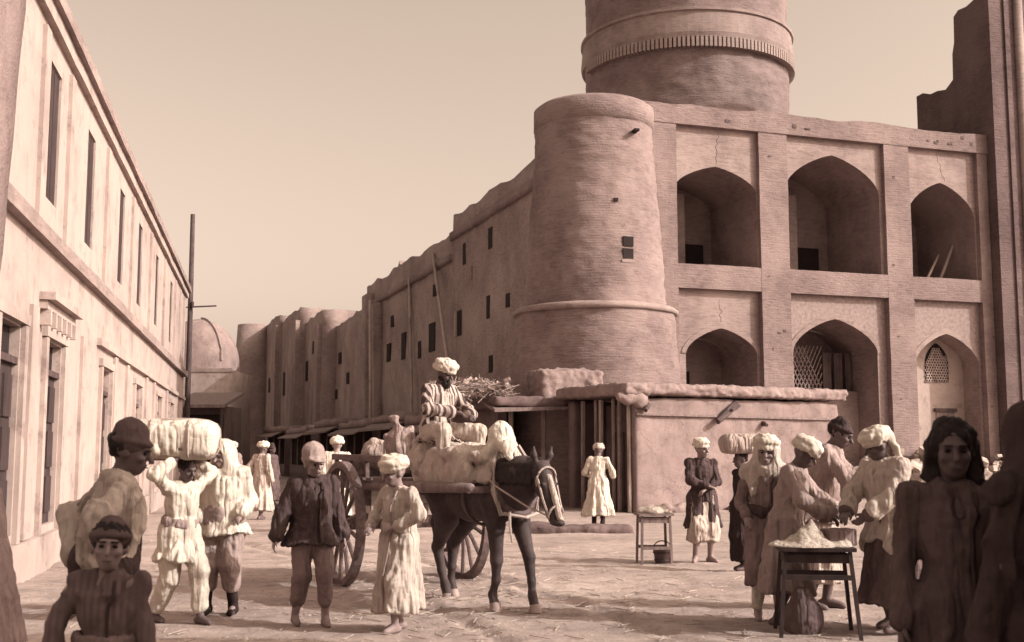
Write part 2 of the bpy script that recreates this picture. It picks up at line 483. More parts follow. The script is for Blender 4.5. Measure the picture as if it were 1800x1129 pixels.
    def loft(s, secs, ctr, folds=(7, 11), amp=0.0, amp0=0.0, seed=0, k=0.03, hem=0.012, gap=None, zr=None):
        """cloth hanging round a line: secs (z, rx, ry) top-down or bottom-up, ctr(z)->(cx,cy)"""
        secs = sorted(secs)
        zs = np.array([q[0] for q in secs]); rxs = np.array([q[1] for q in secs]); rys = np.array([q[2] for q in secs])
        z0, z1 = zs[0], zs[-1]
        x, y, z = s.grid((slice(None),) * 3)
        zl = s.ax[2]
        rx = np.interp(zl, zs, rxs).astype(np.float32)[None, None, :]; ry = np.interp(zl, zs, rys).astype(np.float32)[None, None, :]
        cc = np.array([ctr(float(q)) for q in zl], np.float32)
        X = (x - cc[:, 0][None, None, :]); Y = (y - cc[:, 1][None, None, :])
        th = np.arctan2(Y / ry, X / rx)
        rs = np.random.RandomState(seed); ph = rs.uniform(0, 6.28, 6)
        tt = np.clip((z1 - z) / max(z1 - z0, 1e-3), 0, 1)
        A = amp0 + (amp - amp0) * tt
        f = 1 + A * (0.55 * np.sin(folds[0] * th + ph[0] + 0.9 * np.sin(3 * z + ph[1])) + 0.45 * np.sin(folds[1] * th + ph[2] + 1.1 * np.sin(2.3 * z + ph[3])) + 0.3 * np.sin(2 * th + ph[4]))
        rho = np.sqrt((X / rx) ** 2 + (Y / ry) ** 2) / f
        nd = (rho - 1) * np.minimum(rx, ry) * 0.9
        he = z0 + hem * np.sin(3 * th + ph[5]) + 0.5 * hem * np.sin(7 * th + ph[1])
        nd = np.maximum(nd, he - z)
        nd = np.maximum(nd, z - z1)
        if gap is not None:           # open front: gap(z)-> half width, cut to a depth
            gw = np.array([gap(float(q)) for q in zl], np.float32)[None, None, :]
            cut = np.maximum(np.abs(X + 0.012 * np.sin(6 * z + ph[2])) - gw, Y + ry * 0.45)
            nd = np.maximum(nd, -cut)
        s.put((slice(None),) * 3, nd.astype(np.float32), k, 'add')
    def nets(s):
        d = s.d
        d = np.pad(d, 1, constant_values=1.0)
        lo = s.lo - s.vox
        sg = d < 0
        nx, ny, nz = d.shape
        cnt = np.zeros((nx - 1, ny - 1, nz - 1), np.int8)
        for i in (0, 1):
            for j in (0, 1):
                for k in (0, 1):
                    cnt += sg[i:nx - 1 + i, j:ny - 1 + j, k:nz - 1 + k]
        act = (cnt > 0) & (cnt < 8)
        I, J, K = np.nonzero(act)
        if len(I) == 0: return np.zeros((0, 3)), np.zeros((0, 4), int)
        acc = np.zeros((len(I), 3)); num = np.zeros(len(I))
        cor = [(0, 0, 0), (1, 0, 0), (0, 1, 0), (1, 1, 0), (0, 0, 1), (1, 0, 1), (0, 1, 1), (1, 1, 1)]
        dv = [d[I + c[0], J + c[1], K + c[2]] for c in cor]
        for a in range(8):
            for b in range(a + 1, 8):
                if sum(abs(cor[a][q] - cor[b][q]) for q in range(3)) != 1: continue
                m = (dv[a] < 0) != (dv[b] < 0)
                t = np.where(m, dv[a] / np.where(m, dv[a] - dv[b], 1), 0)
                for q in range(3):
                    acc[:, q] += np.where(m, cor[a][q] + t * (cor[b][q] - cor[a][q]), 0)
                num += m
        V = (acc / num[:, None] + np.stack([I, J, K], 1)) * s.vox + lo
        ids = np.full(act.shape, -1, np.int64); ids[I, J, K] = np.arange(len(I))
        Q = []
        c = sg[:, 1:-1, 1:-1]; m = c[:-1] != c[1:]
        i, j, k = np.nonzero(m); fl = c[:-1][i, j, k]; j = j + 1; k = k + 1
        q = np.stack([ids[i, j - 1, k - 1], ids[i, j, k - 1], ids[i, j, k], ids[i, j - 1, k]], 1)
        Q.append(np.where(fl[:, None], q, q[:, ::-1]))
        c = sg[1:-1, :, 1:-1]; m = c[:, :-1] != c[:, 1:]
        i, j, k = np.nonzero(m); fl = c[:, :-1][i, j, k]; i = i + 1; k = k + 1
        q = np.stack([ids[i - 1, j, k - 1], ids[i - 1, j, k], ids[i, j, k], ids[i, j, k - 1]], 1)
        Q.append(np.where(fl[:, None], q, q[:, ::-1]))
        c = sg[1:-1, 1:-1, :]; m = c[:, :, :-1] != c[:, :, 1:]
        i, j, k = np.nonzero(m); fl = c[:, :, :-1][i, j, k]; i = i + 1; j = j + 1
        q = np.stack([ids[i - 1, j - 1, k], ids[i, j - 1, k], ids[i, j, k], ids[i - 1, j, k]], 1)
        Q.append(np.where(fl[:, None], q, q[:, ::-1]))
        return V, np.concatenate(Q)
    def obj(s, name, m, parent=None, scale=1.0, rough=0.0, rs=12.0, seed=0, aniso=(1, 1, 1), loc=None, rz=None, clip0=None, ridge=0.0, fold=0.0):
        V, Q = s.nets()
        if len(Q) == 0: return None
        if rough:
            e1 = V[Q[:, 2]] - V[Q[:, 0]]; e2 = V[Q[:, 3]] - V[Q[:, 1]]
            fn = np.cross(e1, e2); N = np.zeros_like(V)
            for q in range(4): np.add.at(N, Q[:, q], fn)
            N /= np.linalg.norm(N, axis=1, keepdims=True) + 1e-12
            W = V * rs * np.array(aniso)
            nz_ = fbm(W, seed, 3)
            if ridge: nz_ = nz_ * .5 + (0.55 - 1.6 * np.abs(vnoise(W * .8 + 9.1 + 0.8 * fbm(W * .5, seed + 3, 2)[:, None], seed + 5))).clip(-1, 1) * ridge
            dsp = nz_ * rough
            if fold:
                fz = vnoise(np.stack([V[:, 0] * 15, V[:, 1] * 15, V[:, 2] * 1.6], -1) + 0.6 * vnoise(V * 4, seed + 8)[:, None], seed + 7)
                dsp = dsp + fold * (0.6 - 1.9 * np.abs(fz)).clip(-1.2, 1) * np.clip((1.3 - V[:, 2]) / .4, .4, 1)
            V = V + N * dsp[:, None]
        if clip0 is not None: V[:, 2] = np.maximum(V[:, 2], clip0)
        V = V * scale
        me = mesh_np(name, V, Q)
        return link(name, me, m, parent, loc, rz)

# ================================================================== GROUND
def make_ground():
    xs = np.concatenate([np.linspace(-600, -40, 12), np.linspace(-34, -12, 12), np.arange(-11, -6, 0.12), np.arange(-6, 6, 0.05), np.arange(6, 11, .12), np.linspace(12, 30, 12), np.linspace(40, 600, 12)])
    ys = np.concatenate([np.linspace(-60, 0, 10), np.arange(1, 8.6, .2), np.arange(8.6, 17, 0.05), np.arange(17, 20, .12), np.arange(20, 46, 0.25), np.linspace(47, 110, 22), np.linspace(130, 1500, 14)])
    X, Y = np.meshgrid(xs, ys, indexing='ij')
    Z = ground_h(X, Y)
    # cart ruts and a trodden edge
    V = np.stack([X, Y, Z], -1).reshape(-1, 3)
    ny = len(ys)
    i, j = np.meshgrid(np.arange(len(xs) - 1), np.arange(ny - 1), indexing='ij')
    a = (i * ny + j).ravel()
    Q = np.stack([a, a + ny, a + ny + 1, a + 1], 1)
    o = link('ground', mesh_np('ground', V, Q), 'earth')
    tag(o, 'pale dusty earth of the open street', 'ground', kind='structure')
make_ground()

def pebbles():
    rs = np.random.RandomState(4)
    V = []; Q = []
    for i in range(2600):
        y = 9 + 24 * rs.rand() ** 1.7; x = (rs.rand() - .5) * y * 1.0
        r = rs.uniform(.005, .02) * (2.2 if rs.rand() < .05 else 1)
        z = gz(x, y)
        b = len(V)
        a = rs.rand() * 3
        for (px, py, pz) in ((1, 0, 0), (0, 1, 0), (-1, 0, 0), (0, -1, 0)):
            px, py = px * math.cos(a) - py * math.sin(a), px * math.sin(a) + py * math.cos(a)
            V.append((x + px * r * rs.uniform(.8, 1.4), y + py * r * rs.uniform(.8, 1.4), z - .003))
        V.append((x, y, z + r * rs.uniform(.5, .9)))
        for k in range(4): Q.append((b + k, b + (k + 1) % 4, b + 4))
    o = link('gravel', mesh_np('gravel', np.array(V), np.array(Q)), 'stone')
    tag(o, 'loose pebbles and crumbs scattered over the street', 'gravel', kind='stuff')
pebbles()

def litter():
    rs = np.random.RandomState(14)
    mb = MB()
    for i in range(900):
        y = 9 + 20 * rs.rand() ** 1.5; x = (rs.rand() - .5) * y * .95
        if rs.rand() < .6: x = -.3 + rs.normal(0, 1.6); y = 12 + rs.normal(0, 1.8)
        if y < 8.8: continue
        a = rs.rand() * 3.14; L = rs.uniform(.03, .11); z = gz(x, y) + .006
        mb.bar((x - math.cos(a) * L, y - math.sin(a) * L, z), (x + math.cos(a) * L, y + math.sin(a) * L, z + rs.uniform(0, .02)), .006)
    o = mb.build('straw', 'straw', fix=False)
    tag(o, 'stray straw trodden into the dust round the cart', 'straw', kind='stuff')
litter()

# ================================================================== MADRASA
FA = math.atan2(0.319, 0.948)                       # bearing of the arcaded front
FX = Vector((math.cos(FA), math.sin(FA), 0)); FY = Vector((-math.sin(FA), math.cos(FA), 0))
F0 = Vector((x_at(1180, 36.0), 36.0, 0))
def fac(u, v, t=0.0):
    """pixel -> (s, z) on the plane t of the front"""
    r = ray(u, v); o = Vector((0, 0, CH)); p0 = F0 + FY * t
    k = (p0 - o).dot(FY) / r.dot(FY)
    p = o + r * k
    return (p - F0).dot(FX), p.z
def side(u, v, s):
    """pixel -> (t, z) on the plane s of the long street wall"""
    r = ray(u, v); o = Vector((0, 0, CH)); p0 = F0 + FX * s
    k = (p0 - o).dot(FX) / r.dot(FX)
    p = o + r * k
    return (p - F0).dot(FY), p.z
def loc(s, t, z=0.0): return F0 + FX * s + FY * t + Vector((0, 0, z))

mad = thing('madrasa', 'brick madrasa with round corner tower, pointed arches, big drum and ruined portal', 'madrasa', F0, FA)

def arch_pts(s0, s1, zs, za, n=14):
    """pointed four-centre arch from springing to apex and down"""
    c = (s0 + s1) / 2; w = (s1 - s0) / 2; h = za - zs
    pts = []
    for i in range(n + 1):
        x = math.cos(math.pi / 2 * i / n) if i < n else 0.0
        pts.append((-x * w, (1 - x ** 1.28) ** (1 / 1.75) * h))
    L = [(c + a, zs + b) for a, b in pts]
    Rr = [(c - a, zs + b) for a, b in reversed(pts[:-1])]
    return L + Rr

def bay(s0, s1, z0, z1, arch, t, sill=None):
    """wall plane with a pointed opening: arch=(a0,a1,zs,za); sill = bottom of the opening"""
    a0, a1, zs, za = arch
    sill = z0 if sill is None else sill
    mb = MB()
    def quad(x0, zz0, x1, zz1): mb.add([(x0, t, zz0), (x1, t, zz0), (x1, t, zz1), (x0, t, zz1)], [(0, 1, 2, 3)])
    quad(s0, z0, a0, z1); quad(a1, z0, s1, z1)
    if sill > z0 + .01: quad(a0, z0, a1, sill)
    P = arch_pts(*arch)
    for (p, q) in zip(P[:-1], P[1:]):
        mb.add([(p[0], t, p[1]), (q[0], t, q[1]), (q[0], t, z1), (p[0], t, z1)], [(0, 1, 2, 3)])
    return mb

def niche(arch, sill, t0, depth, back=True, parent=None, splay=0.0, m='niche', mb_back='niche'):
    a0, a1, zs, za = arch
    P = [(a0, sill)] + arch_pts(*arch) + [(a1, sill)]
    mb = MB()
    B = []
    c = (a0 + a1) / 2
    for (x, z) in P: B.append((c + (x - c) * (1 - splay), z if z <= sill + .001 else sill + (z - sill) * (1 - splay * .3)))
    n = len(P)
    mb.add([(x, t0, z) for x, z in P] + [(x, t0 + depth, z) for x, z in B], [(i, i + 1, n + i + 1, n + i) for i in range(n - 1)] + [(n - 1, 0, n, 2 * n - 1)])
    o = mb.build('niche', m, parent, smooth=False)
    if back:
        w = MB(); w.add([(x, t0 + depth, z) for x, z in B] , [tuple(range(n))])
        w.build('back_wall', mb_back, o)
    return o

# front measurements from the print
zt_a = fac(1190, 186)[1]; zt_b = fac(1730, 236)[1]
ZTOP = (zt_a + zt_b) / 2
ZPAR = (fac(1230, 228)[1] + fac(1650, 257)[1]) / 2          # underside of the parapet band
ZB1 = (fac(1270, 468)[1] + fac(1470, 479)[1] + fac(1660, 488)[1]) / 3   # top of the storey band
ZB0 = (fac(1270, 512)[1] + fac(1470, 517)[1] + fac(1660, 528)[1]) / 3
def S(u, v): return fac(u, v)[0]
SE = S(1740, 400)                                           # end of the front
PIL = [(S(1150, 300) - .8, S(1191, 400)), (S(1337, 400), S(1387, 400)), (S(1558, 400), S(1602, 400)), (S(1722, 400), SE)]
print('FRONT', ZTOP, ZPAR, ZB1, ZB0, PIL, SE)
PD = 0.17                                                    # panel recess
# pilasters, parapet, storey band: each its own block, panels sit behind
for i, (a, b) in enumerate(PIL):
    V, Q = rough_box((a, -0.001, 0), (b, 1.2, ZPAR), 0.35, 0.008, 20 + i)
    link('pilaster', mesh_np('pilaster', V, Q), 'brick_lit', mad).data.polygons.foreach_set('use_smooth', [False] * len(Q))
V, Q = rough_box((PIL[0][0], -0.03, ZPAR + .003), (SE + .02, 1.1, ZTOP), 0.3, 0.012, 31, top=0.05)
link('parapet', mesh_np('parapet', V, Q), 'brick_lit', mad).data.polygons.foreach_set('use_smooth', [False] * len(Q))
for i in range(3):
    a, b = PIL[i][1], PIL[i + 1][0]
    V, Q = rough_box((a - .05, 0.004, ZB0), (b + .05, 0.5, ZB1), 0.35, 0.008, 40 + i)
    link('storey_band', mesh_np('storey_band', V, Q), 'brick_lit', mad).data.polygons.foreach_set('use_smooth', [False] * len(Q))

UP = [((1192, 1336), 332, (1258, 291)), ((1388, 1553), 335, (1465, 271)), ((1603, 1720), 378, (1660, 320))]
LO = [((1212, 1338), 622, (1270, 576)), ((1402, 1551), 618, (1475, 560)), ((1617, 1729), 640, (1668, 586))]
niches_lo = []
for i in range(3):
    a, b = PIL[i][1], PIL[i + 1][0]
    (u0, u1), vs, (ua, va) = UP[i]
    A = (max(S(u0, 420), a + .015), min(S(u1, 420), b - .04), fac((u0 + u1) / 2, vs)[1], fac(ua, va)[1])
    bay(a - .06, b + .06, ZB1 - .02, ZPAR + .05, A, PD, ZB1 - .015).build('wall_panel', 'brick_panel', mad)
    nk = niche(A, ZB1 - .015, PD + .002, 3.1, True, mad)
    w = A[1] - A[0]; zb = ZB1 - .015
    # inner doors and windows of the open gallery
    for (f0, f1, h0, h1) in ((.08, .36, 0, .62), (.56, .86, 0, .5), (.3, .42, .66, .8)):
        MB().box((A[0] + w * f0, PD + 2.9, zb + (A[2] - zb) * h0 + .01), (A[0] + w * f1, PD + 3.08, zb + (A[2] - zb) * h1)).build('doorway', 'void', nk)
    MB().box((A[0] + w * .44, PD + 2.5, zb), (A[0] + w * .55, PD + 3.05, A[2] + .4)).build('pier', 'brick_shaded', nk)
    (u0, u1), vs, (ua, va) = LO[i]
    A = (max(S(u0, 650), a + .05), min(S(u1, 650), b - .05), fac((u0 + u1) / 2, vs)[1], fac(ua, va)[1])
    bay(a - .06, b + .06, -0.02, ZB0 + .05, A, PD + .06, -0.02).build('wall_panel', 'brick_panel' if i == 0 else 'tilework', mad)
    # flat moulding round the opening
    P = arch_pts(A[0], A[1], A[2], A[3]); P2 = arch_pts(A[0] - .16, A[1] + .16, A[2], A[3] + .2)
    mo = MB(); t = PD + .035
    n = len(P)
    mo.add([(x, t, z) for x, z in P] + [(x, t, z) for x, z in P2] + [(x, t + .03, z) for x, z in P] + [(x, t + .03, z) for x, z in P2],
           [(k, k + 1, n + k + 1, n + k) for k in range(n - 1)] + [(k, k + 1, 2 * n + k + 1, 2 * n + k) for k in range(n - 1)] + [(n + k, n + k + 1, 3 * n + k + 1, 3 * n + k) for k in range(n - 1)])
    mo.build('arch_moulding', 'brick_panel', mad)
    D = (2.4, 2.4, 0.8)[i]
    nk = niche(A, -0.02, PD + .062, D, True, mad, 0.0, 'brick_panel' if i == 2 else 'niche', 'limewash' if i == 2 else 'niche')
    niches_lo.append((A, nk, D))
    w = A[1] - A[0]; c = (A[0] + A[1]) / 2
    if i < 2:
        # inner rib of the half vault and a closed wooden door below
        rp = [(c + w * .5 * math.cos(q), PD + .3 + D * .8 * (1 - abs(math.cos(q)) * .2), A[2] + (A[3] - A[2]) * .9 * math.sin(q)) for q in np.linspace(.35, 1.45, 8)]
        MB().tube(rp, .07, 6).build('vault_rib', 'brick_panel', nk)
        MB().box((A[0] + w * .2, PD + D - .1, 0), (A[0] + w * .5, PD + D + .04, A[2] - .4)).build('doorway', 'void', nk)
    if i == 1:
        # lower walling and door leaves inside the wide middle arch
        MB().box((A[0] + .02, PD + 1.2, 0), (A[1] - .02, PD + 1.4, fac(1500, 688, 1.3)[1])).build('screen_wall', 'brick_shaded', nk)
        for (f0, f1) in ((.62, .72), (.76, .86), (.9, .97)):
            MB().box((A[0] + w * f0, PD + 1.42, 2.0), (A[0] + w * f1, PD + 1.5, A[2] + .1)).build('wooden_post', 'old_wood', nk)
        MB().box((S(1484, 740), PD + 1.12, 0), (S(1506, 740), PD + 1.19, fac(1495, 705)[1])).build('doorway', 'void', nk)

# pierced lattice and little door in the sunlit niche
A, nk, D = niches_lo[2]
tb = PD + .062 + D
s0, zL0 = fac(1628, 672, tb); s1, zL1 = fac(1663, 612, tb)
lat = MB(); hx = 0.105; 
n_c = int((s1 - s0) / hx); n_r = int((zL1 - zL0) / (hx * .87))
for r_ in range(n_r):
    for c_ in range(n_c + 1):
        cx = s0 + (c_ + (0.5 if r_ % 2 else 0)) * hx; cz = zL0 + r_ * hx * .87 + .05
        if abs((cx - (s0 + s1) / 2) / ((s1 - s0) / 2)) > 1 - max(0, (cz - zL1 + .45) / .45) * .8: continue
        ring = [[(cx + math.cos(math.pi / 3 * q + math.pi / 6) * rr, tb - yy, cz + math.sin(math.pi / 3 * q + math.pi / 6) * rr) for q in range(6)] for rr, yy in ((.060, .05), (.042, .05), (.042, .012))]
        vs = ring[0] + ring[1] + ring[2]
        lat.add(vs, [(q, (q + 1) % 6, 6 + (q + 1) % 6, 6 + q) for q in range(6)] + [(6 + q, 6 + (q + 1) % 6, 12 + (q + 1) % 6, 12 + q) for q in range(6)])
lt = lat.build('lattice', 'limewash', nk)
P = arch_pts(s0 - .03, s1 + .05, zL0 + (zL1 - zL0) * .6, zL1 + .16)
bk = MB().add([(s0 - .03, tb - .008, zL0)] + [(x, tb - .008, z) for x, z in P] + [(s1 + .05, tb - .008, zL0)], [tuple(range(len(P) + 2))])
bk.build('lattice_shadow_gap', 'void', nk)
sd0, zd = fac(1645, 724, tb); sd1 = fac(1668, 724, tb)[0]
MB().box((sd0, tb - .03, 0), (sd1 + .2, tb + .02, zd)).build('door', 'grey_wood', nk)
MB().box((sd0 - .08, tb - .09, zd + .003), (sd1 + .28, tb + .02, zd + .12)).build('lintel', 'old_wood', nk)

rs = np.random.RandomState(77)
def crack(u0, v0, u1, v1, t, n=9, r=.014):
    (a_, za_), (b_, zb_) = fac(u0, v0, t), fac(u1, v1, t)
    pts = [(a_ + (b_ - a_) * k / n + rs.normal(0, .03), t, za_ + (zb_ - za_) * k / n) for k in range(n + 1)]
    MB().tube(pts, [r * (1 - .7 * abs(k / n - .4)) for k in range(n + 1)], 4).build('crack', 'void', mad)
crack(1258, 291, 1262, 234, PD, r=.009); crack(1660, 320, 1645, 268, PD, r=.008); crack(1270, 576, 1264, 526, PD + .06, r=.009)
for k in range(26):
    i = k % 4; a_, b_ = PIL[i]
    s_ = rs.uniform(a_ + .1, b_ - .1) if k % 3 else rs.uniform(PIL[0][1], SE)
    z_ = rs.uniform(2.5, ZPAR - .3) if k % 3 else rs.uniform(ZPAR + .1, ZTOP - .2)
    if k % 3 == 0: MB().box((s_, -.05, z_), (s_ + rs.uniform(.06, .2), .1, z_ + rs.uniform(.05, .12))).build('putlog_hole', 'brick_shadow', mad)
    else: MB().box((s_, -.012, z_), (s_ + rs.uniform(.04, .12), .1, z_ + rs.uniform(.04, .09))).build('putlog_hole', 'brick_shadow', mad)
A2, nk2, _ = niches_lo[1]
w2_ = A2[1] - A2[0]; zq = fac(1500, 688, 1.3)[1]
for k in range(13):
    x_ = A2[0] + .1 + k * w2_ * .55 / 12
    for sg_ in (-1, 1):
        xe_ = min(max(x_ + sg_ * .75, A2[0] + .1), A2[0] + .1 + w2_ * .55); ze_ = zq + 2 * abs(xe_ - x_) + .02
        MB().bar((x_, PD + 1.3, zq), (xe_, PD + 1.3, ze_), .03, .03).build('lattice_bar', 'grey_wood', nk2)

# roof slab behind the parapet
MB().box((-2.0, 1.2, ZPAR - .5), (SE - .05, 11.5, ZPAR - .3)).build('roof', 'mud', mad)

# ---- corner tower
TC = (-2.34, 0.36)
def tower_z(v): return fac(1050, v, -1.2)[1]
zt_top, zt_ledge = tower_z(166), tower_z(537)
prof = [(2.78, 0), (2.7, 1.2), (2.55, zt_ledge - 1.6), (2.42, zt_ledge - .12)]
body_prof = []
def interp_prof(pr, step):
    out = []
    for (r0, z0), (r1, z1) in zip(pr[:-1], pr[1:]):
        n = max(1, int((z1 - z0) / step))
        for i in range(n): out.append((r0 + (r1 - r0) * i / n, z0 + (z1 - z0) * i / n))
    return out + [pr[-1]]
tw = MB()
tw.lathe(interp_prof(prof, .09), 150, TC, wob=0.03, seed=2, brick=.026)
up = [(2.18, zt_ledge), (2.12, zt_ledge + 1), (1.95, (zt_ledge + zt_top) / 2), (1.83, zt_top - .9), (1.8, zt_top - .25), (1.74, zt_top - .06), (1.6, zt_top), (0.02, zt_top + .1)]
tw.lathe([(2.42, zt_ledge - .12), (2.18, zt_ledge - .1)] + interp_prof(up[:-1], .09) + [up[-1]], 150, TC, wob=0.025, seed=3, brick=.026)
tower = tw.build('corner_tower', 'brick_lit', mad, smooth=True)
tl = MB(); tl.lathe([(2.2, zt_ledge - .16), (2.5, zt_ledge - .15), (2.53, zt_ledge - .04), (2.42, zt_ledge + .05), (2.1, zt_ledge + .1)], 64, TC, wob=0.015, seed=5)
tl.build('tower_ledge', 'brick_panel', tower, smooth=True)
tc_ = MB(); tc_.lathe([(1.78, zt_top - .75), (1.87, zt_top - .7), (1.87, zt_top - .1), (1.7, zt_top + .03), (1.5, zt_top + .02)], 64, TC, wob=0.02, seed=6)
tc_.build('tower_coping', 'brick_lit', tower, smooth=True)
# two small window holes
def tower_hole(u, v0, v1, w, name='window_opening', m='void', depth=.1):
    wx = (u - 900) / F
    # find the facing point of the tower on that sight line
    c = loc(*TC); best = None
    for k in np.linspace(31, 37, 600):
        p = ray(u, (v0 + v1) / 2); q = p * (k / p.y)
        dd = math.hypot(q.x - c.x, q.y - c.y)
        z = CH + q.z
        r = 2.18 - (z - zt_ledge) * (2.18 - 1.83) / (zt_top - zt_ledge)
        if dd <= r: best = (q, r, k); break
    if best is None: return
    q, r, k = best
    q2 = Vector((q.x, q.y, 0)) - F0
    a = math.atan2(q2.dot(FY) - TC[1], q2.dot(FX) - TC[0])
    z0 = CH + (ray(u, v1) * (k / ray(u, v1).y)).z; z1 = CH + (ray(u, v0) * (k / ray(u, v0).y)).z
    M = Matrix.Translation((TC[0], TC[1], 0)) @ Matrix.Rotation(a, 4, 'Z')
    MB().box((r - .4, -w / 2, z0), (r + .02, w / 2, z1), M).build(name, m, tower)
    return M, r, z0, z1
tower_hole(1104, 416, 433, .34); tower_hole(1104, 437, 455, .34)
hh = tower_hole(1083, 348, 354, .12)
MB().box((hh[1] - .3, .6, tower_z(232)), (hh[1] + .03, .75, tower_z(228)), hh[0]).build('putlog_hole', 'void', tower)
hh = tower_hole(1104, 457, 461, .42, 'window_sill', 'brick_panel')

# ---- drum and dome
DY = 50.0
dc = Vector((x_at(1205, DY, 60), DY, 0)); dl = dc - F0
DC = (dl.dot(FX), dl.dot(FY))
DRr = (1388 - 1024) / 2 / F * DY * 1.0
def drum_z(v): return at_y(1205, v, DY).z
zc0 = at_y(1030, 128, DY).z; zc1 = at_y(1030, 82, DY).z
print('DRUM', DRr, zc0, zc1, DC)
dr = MB()
dr.lathe(interp_prof([(DRr * .985, 8.0), (DRr * .99, zc0 - .5), (DRr, zc0)], .12) + [(DRr, zc0 + .02)], 200, DC, wob=0.04, seed=9, brick=.03)
drum = dr.build('drum', 'brick_lit', mad, smooth=True)
co = MB(); co.lathe([(DRr - .1, zc0 - .02), (DRr + .16, zc0), (DRr + .2, zc0 + .2), (DRr + .12, zc1 - .12), (DRr + .2, zc1 - .08), (DRr + .2, zc1 + .05), (DRr - .2, zc1 + .1)], 96, DC)
co.build('cornice', 'brick_panel', drum, smooth=False)
dm = MB(); dm.lathe(interp_prof([(DRr * .985, zc1), (DRr * 1.0, zc1 + 2.5), (DRr * .93, zc1 + 4.5), (DRr * .7, zc1 + 6.5), (DRr * .35, zc1 + 8.0), (.05, zc1 + 8.8)], .14), 200, DC, wob=0.03, seed=12, brick=.025)
dm.build('dome', 'brick_lit', drum, smooth=True)
dent = MB().box((-.06, -.2, -.42), (.06, .12, 0)); dent_me = None
for k in range(84):
    a = -math.pi * 1.02 + k * math.pi * 1.04 / 83
    if dent_me is None:
        o = dent.build('dentil', 'brick_panel', drum); dent_me = o.data
    else: o = link('dentil', dent_me, None, drum)
    o.location = (DC[0] + math.cos(a) * (DRr + .02), DC[1] + math.sin(a) * (DRr + .02), zc0 - .005)
    o.rotation_euler = (0, 0, a + math.pi / 2)

# ---- portal: its flank faces the street, its crown is broken
pq = lambda u, v: side(u, v, SE + .03)
t_front = -.4
prof = [(t_front, 0.0), (t_front, 24.0), (pq(1735, 0)[0], 23.5)]
prof += [(p[0], p[1]) for p in (pq(1722, -10), pq(1698, 12), pq(1684, 18), pq(1676, 30), pq(1677, 75), pq(1674, 95), pq(1675, 140), pq(1668, 150), pq(1662, 158), pq(1648, 160), pq(1635, 166), pq(1622, 164), pq(1611, 170))]
tb_ = prof[-1][0]
prof += [(tb_, prof[-1][1] - .5), (tb_ + .05, 8.0), (tb_, 0)]
n = len(prof)
po = MB()
po.add([(SE + .03, t, z) for t, z in prof] + [(SE + 7.5, t, z) for t, z in prof], [tuple(range(n))] + [tuple(range(n, 2 * n))[::-1]] + [(i, (i + 1) % n, n + (i + 1) % n, n + i) for i in range(n)])
portal = po.build('portal', 'brick_shadow', mad)
print('PORTAL t', t_front, tb_)
MB().tube([(S(1787, 400) + .1, t_front - .04, 0), (S(1787, 400) + .1, t_front - .04, 20)], .17, 12).build('engaged_column', 'brick_panel', portal, smooth=True)
MB().box((S(1766, 400), t_front - .07, 0), (S(1774, 400), t_front + .1, 21)).build('portal_moulding', 'brick_shadow', portal)
# ---- long wall on the street
SW = -3.47
t1, zA = side(797, 386, SW); t2, _ = side(645, 495, SW)
zA2 = side(925, 290, SW)[1]; zB = side(720, 456, SW)[1]
print('SIDE', t1, zA, zA2, t2, zB)
V, Q = rough_box((SW, .4, 0), (SW + 1.0, t1, (zA + zA2) / 2), .45, .03, 60, top=.12)
w1 = link('street_wall', mesh_np('street_wall', V, Q), 'brick_shaded', mad)
V, Q = rough_box((SW + .02, t1 - .02, 0), (SW + 1.0, t2, zB), .45, .035, 61, top=.15)
w2 = link('street_wall', mesh_np('street_wall', V, Q), 'brick_shaded', mad)
V, Q = rough_box((SW - .12, .4, (zA + zA2) / 2 - .95), (SW + .3, t1 + .1, (zA + zA2) / 2 - .62), .4, .03, 62)
link('wall_ledge', mesh_np('wall_ledge', V, Q), 'brick_lit', w1)
V, Q = rough_box((SW - .12, t1 + .15, zB - 1.25), (SW + .3, t2, zB - .95), .4, .03, 63)
link('wall_ledge', mesh_np('wall_ledge', V, Q), 'brick_lit', w2)
def slit(u, v0, v1, w, s=SW, par=w2, m='void', lit=False):
    t, z1 = side(u, v0, s); z0 = side(u, v1, s)[1]
    o = MB().box((s - .03, t - w / 2, z0), (s + .15, t + w / 2, z1)).build('slit_window', m, par)
    if lit: MB().box((s - .1, t + w / 2, z0), (s + .1, t + w / 2 + .16, z1)).build('window_jamb', 'limewash', o)
    return o
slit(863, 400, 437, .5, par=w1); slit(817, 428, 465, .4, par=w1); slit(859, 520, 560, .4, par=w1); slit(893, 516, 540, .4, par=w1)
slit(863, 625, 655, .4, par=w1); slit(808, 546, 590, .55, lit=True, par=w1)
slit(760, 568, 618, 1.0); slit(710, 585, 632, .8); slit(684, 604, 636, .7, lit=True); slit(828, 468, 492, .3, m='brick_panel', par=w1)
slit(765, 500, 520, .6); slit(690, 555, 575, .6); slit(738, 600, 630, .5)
for (u, ww, zz) in ((652, 1.2, zB - .6), (668, .9, zB - 1.3)):
    t = side(u, 600, SW)[0]
    V, Q = rough_box((SW - .4, t - ww / 2, 0), (SW + .2, t + ww / 2, zz), .5, .03, 64)
    link('buttress', mesh_np('buttress', V, Q), 'brick_shaded', w2)
# little roof lantern
t, z = side(718, 455, SW + 1.5)
MB().add([(SW + 1.0, t - .9, zB - .1), (SW + 2.2, t - .9, zB - .1), (SW + 2.2, t + .9, zB - .1), (SW + 1.0, t + .9, zB - .1), (SW + 1.0, t, zB + 1.0), (SW + 2.2, t, zB + 1.0)], [(0, 3, 4), (1, 2, 5), (0, 1, 5, 4), (3, 2, 5, 4), (0, 1, 2, 3)]).build('roof_hatch', 'brick_shaded', w2)

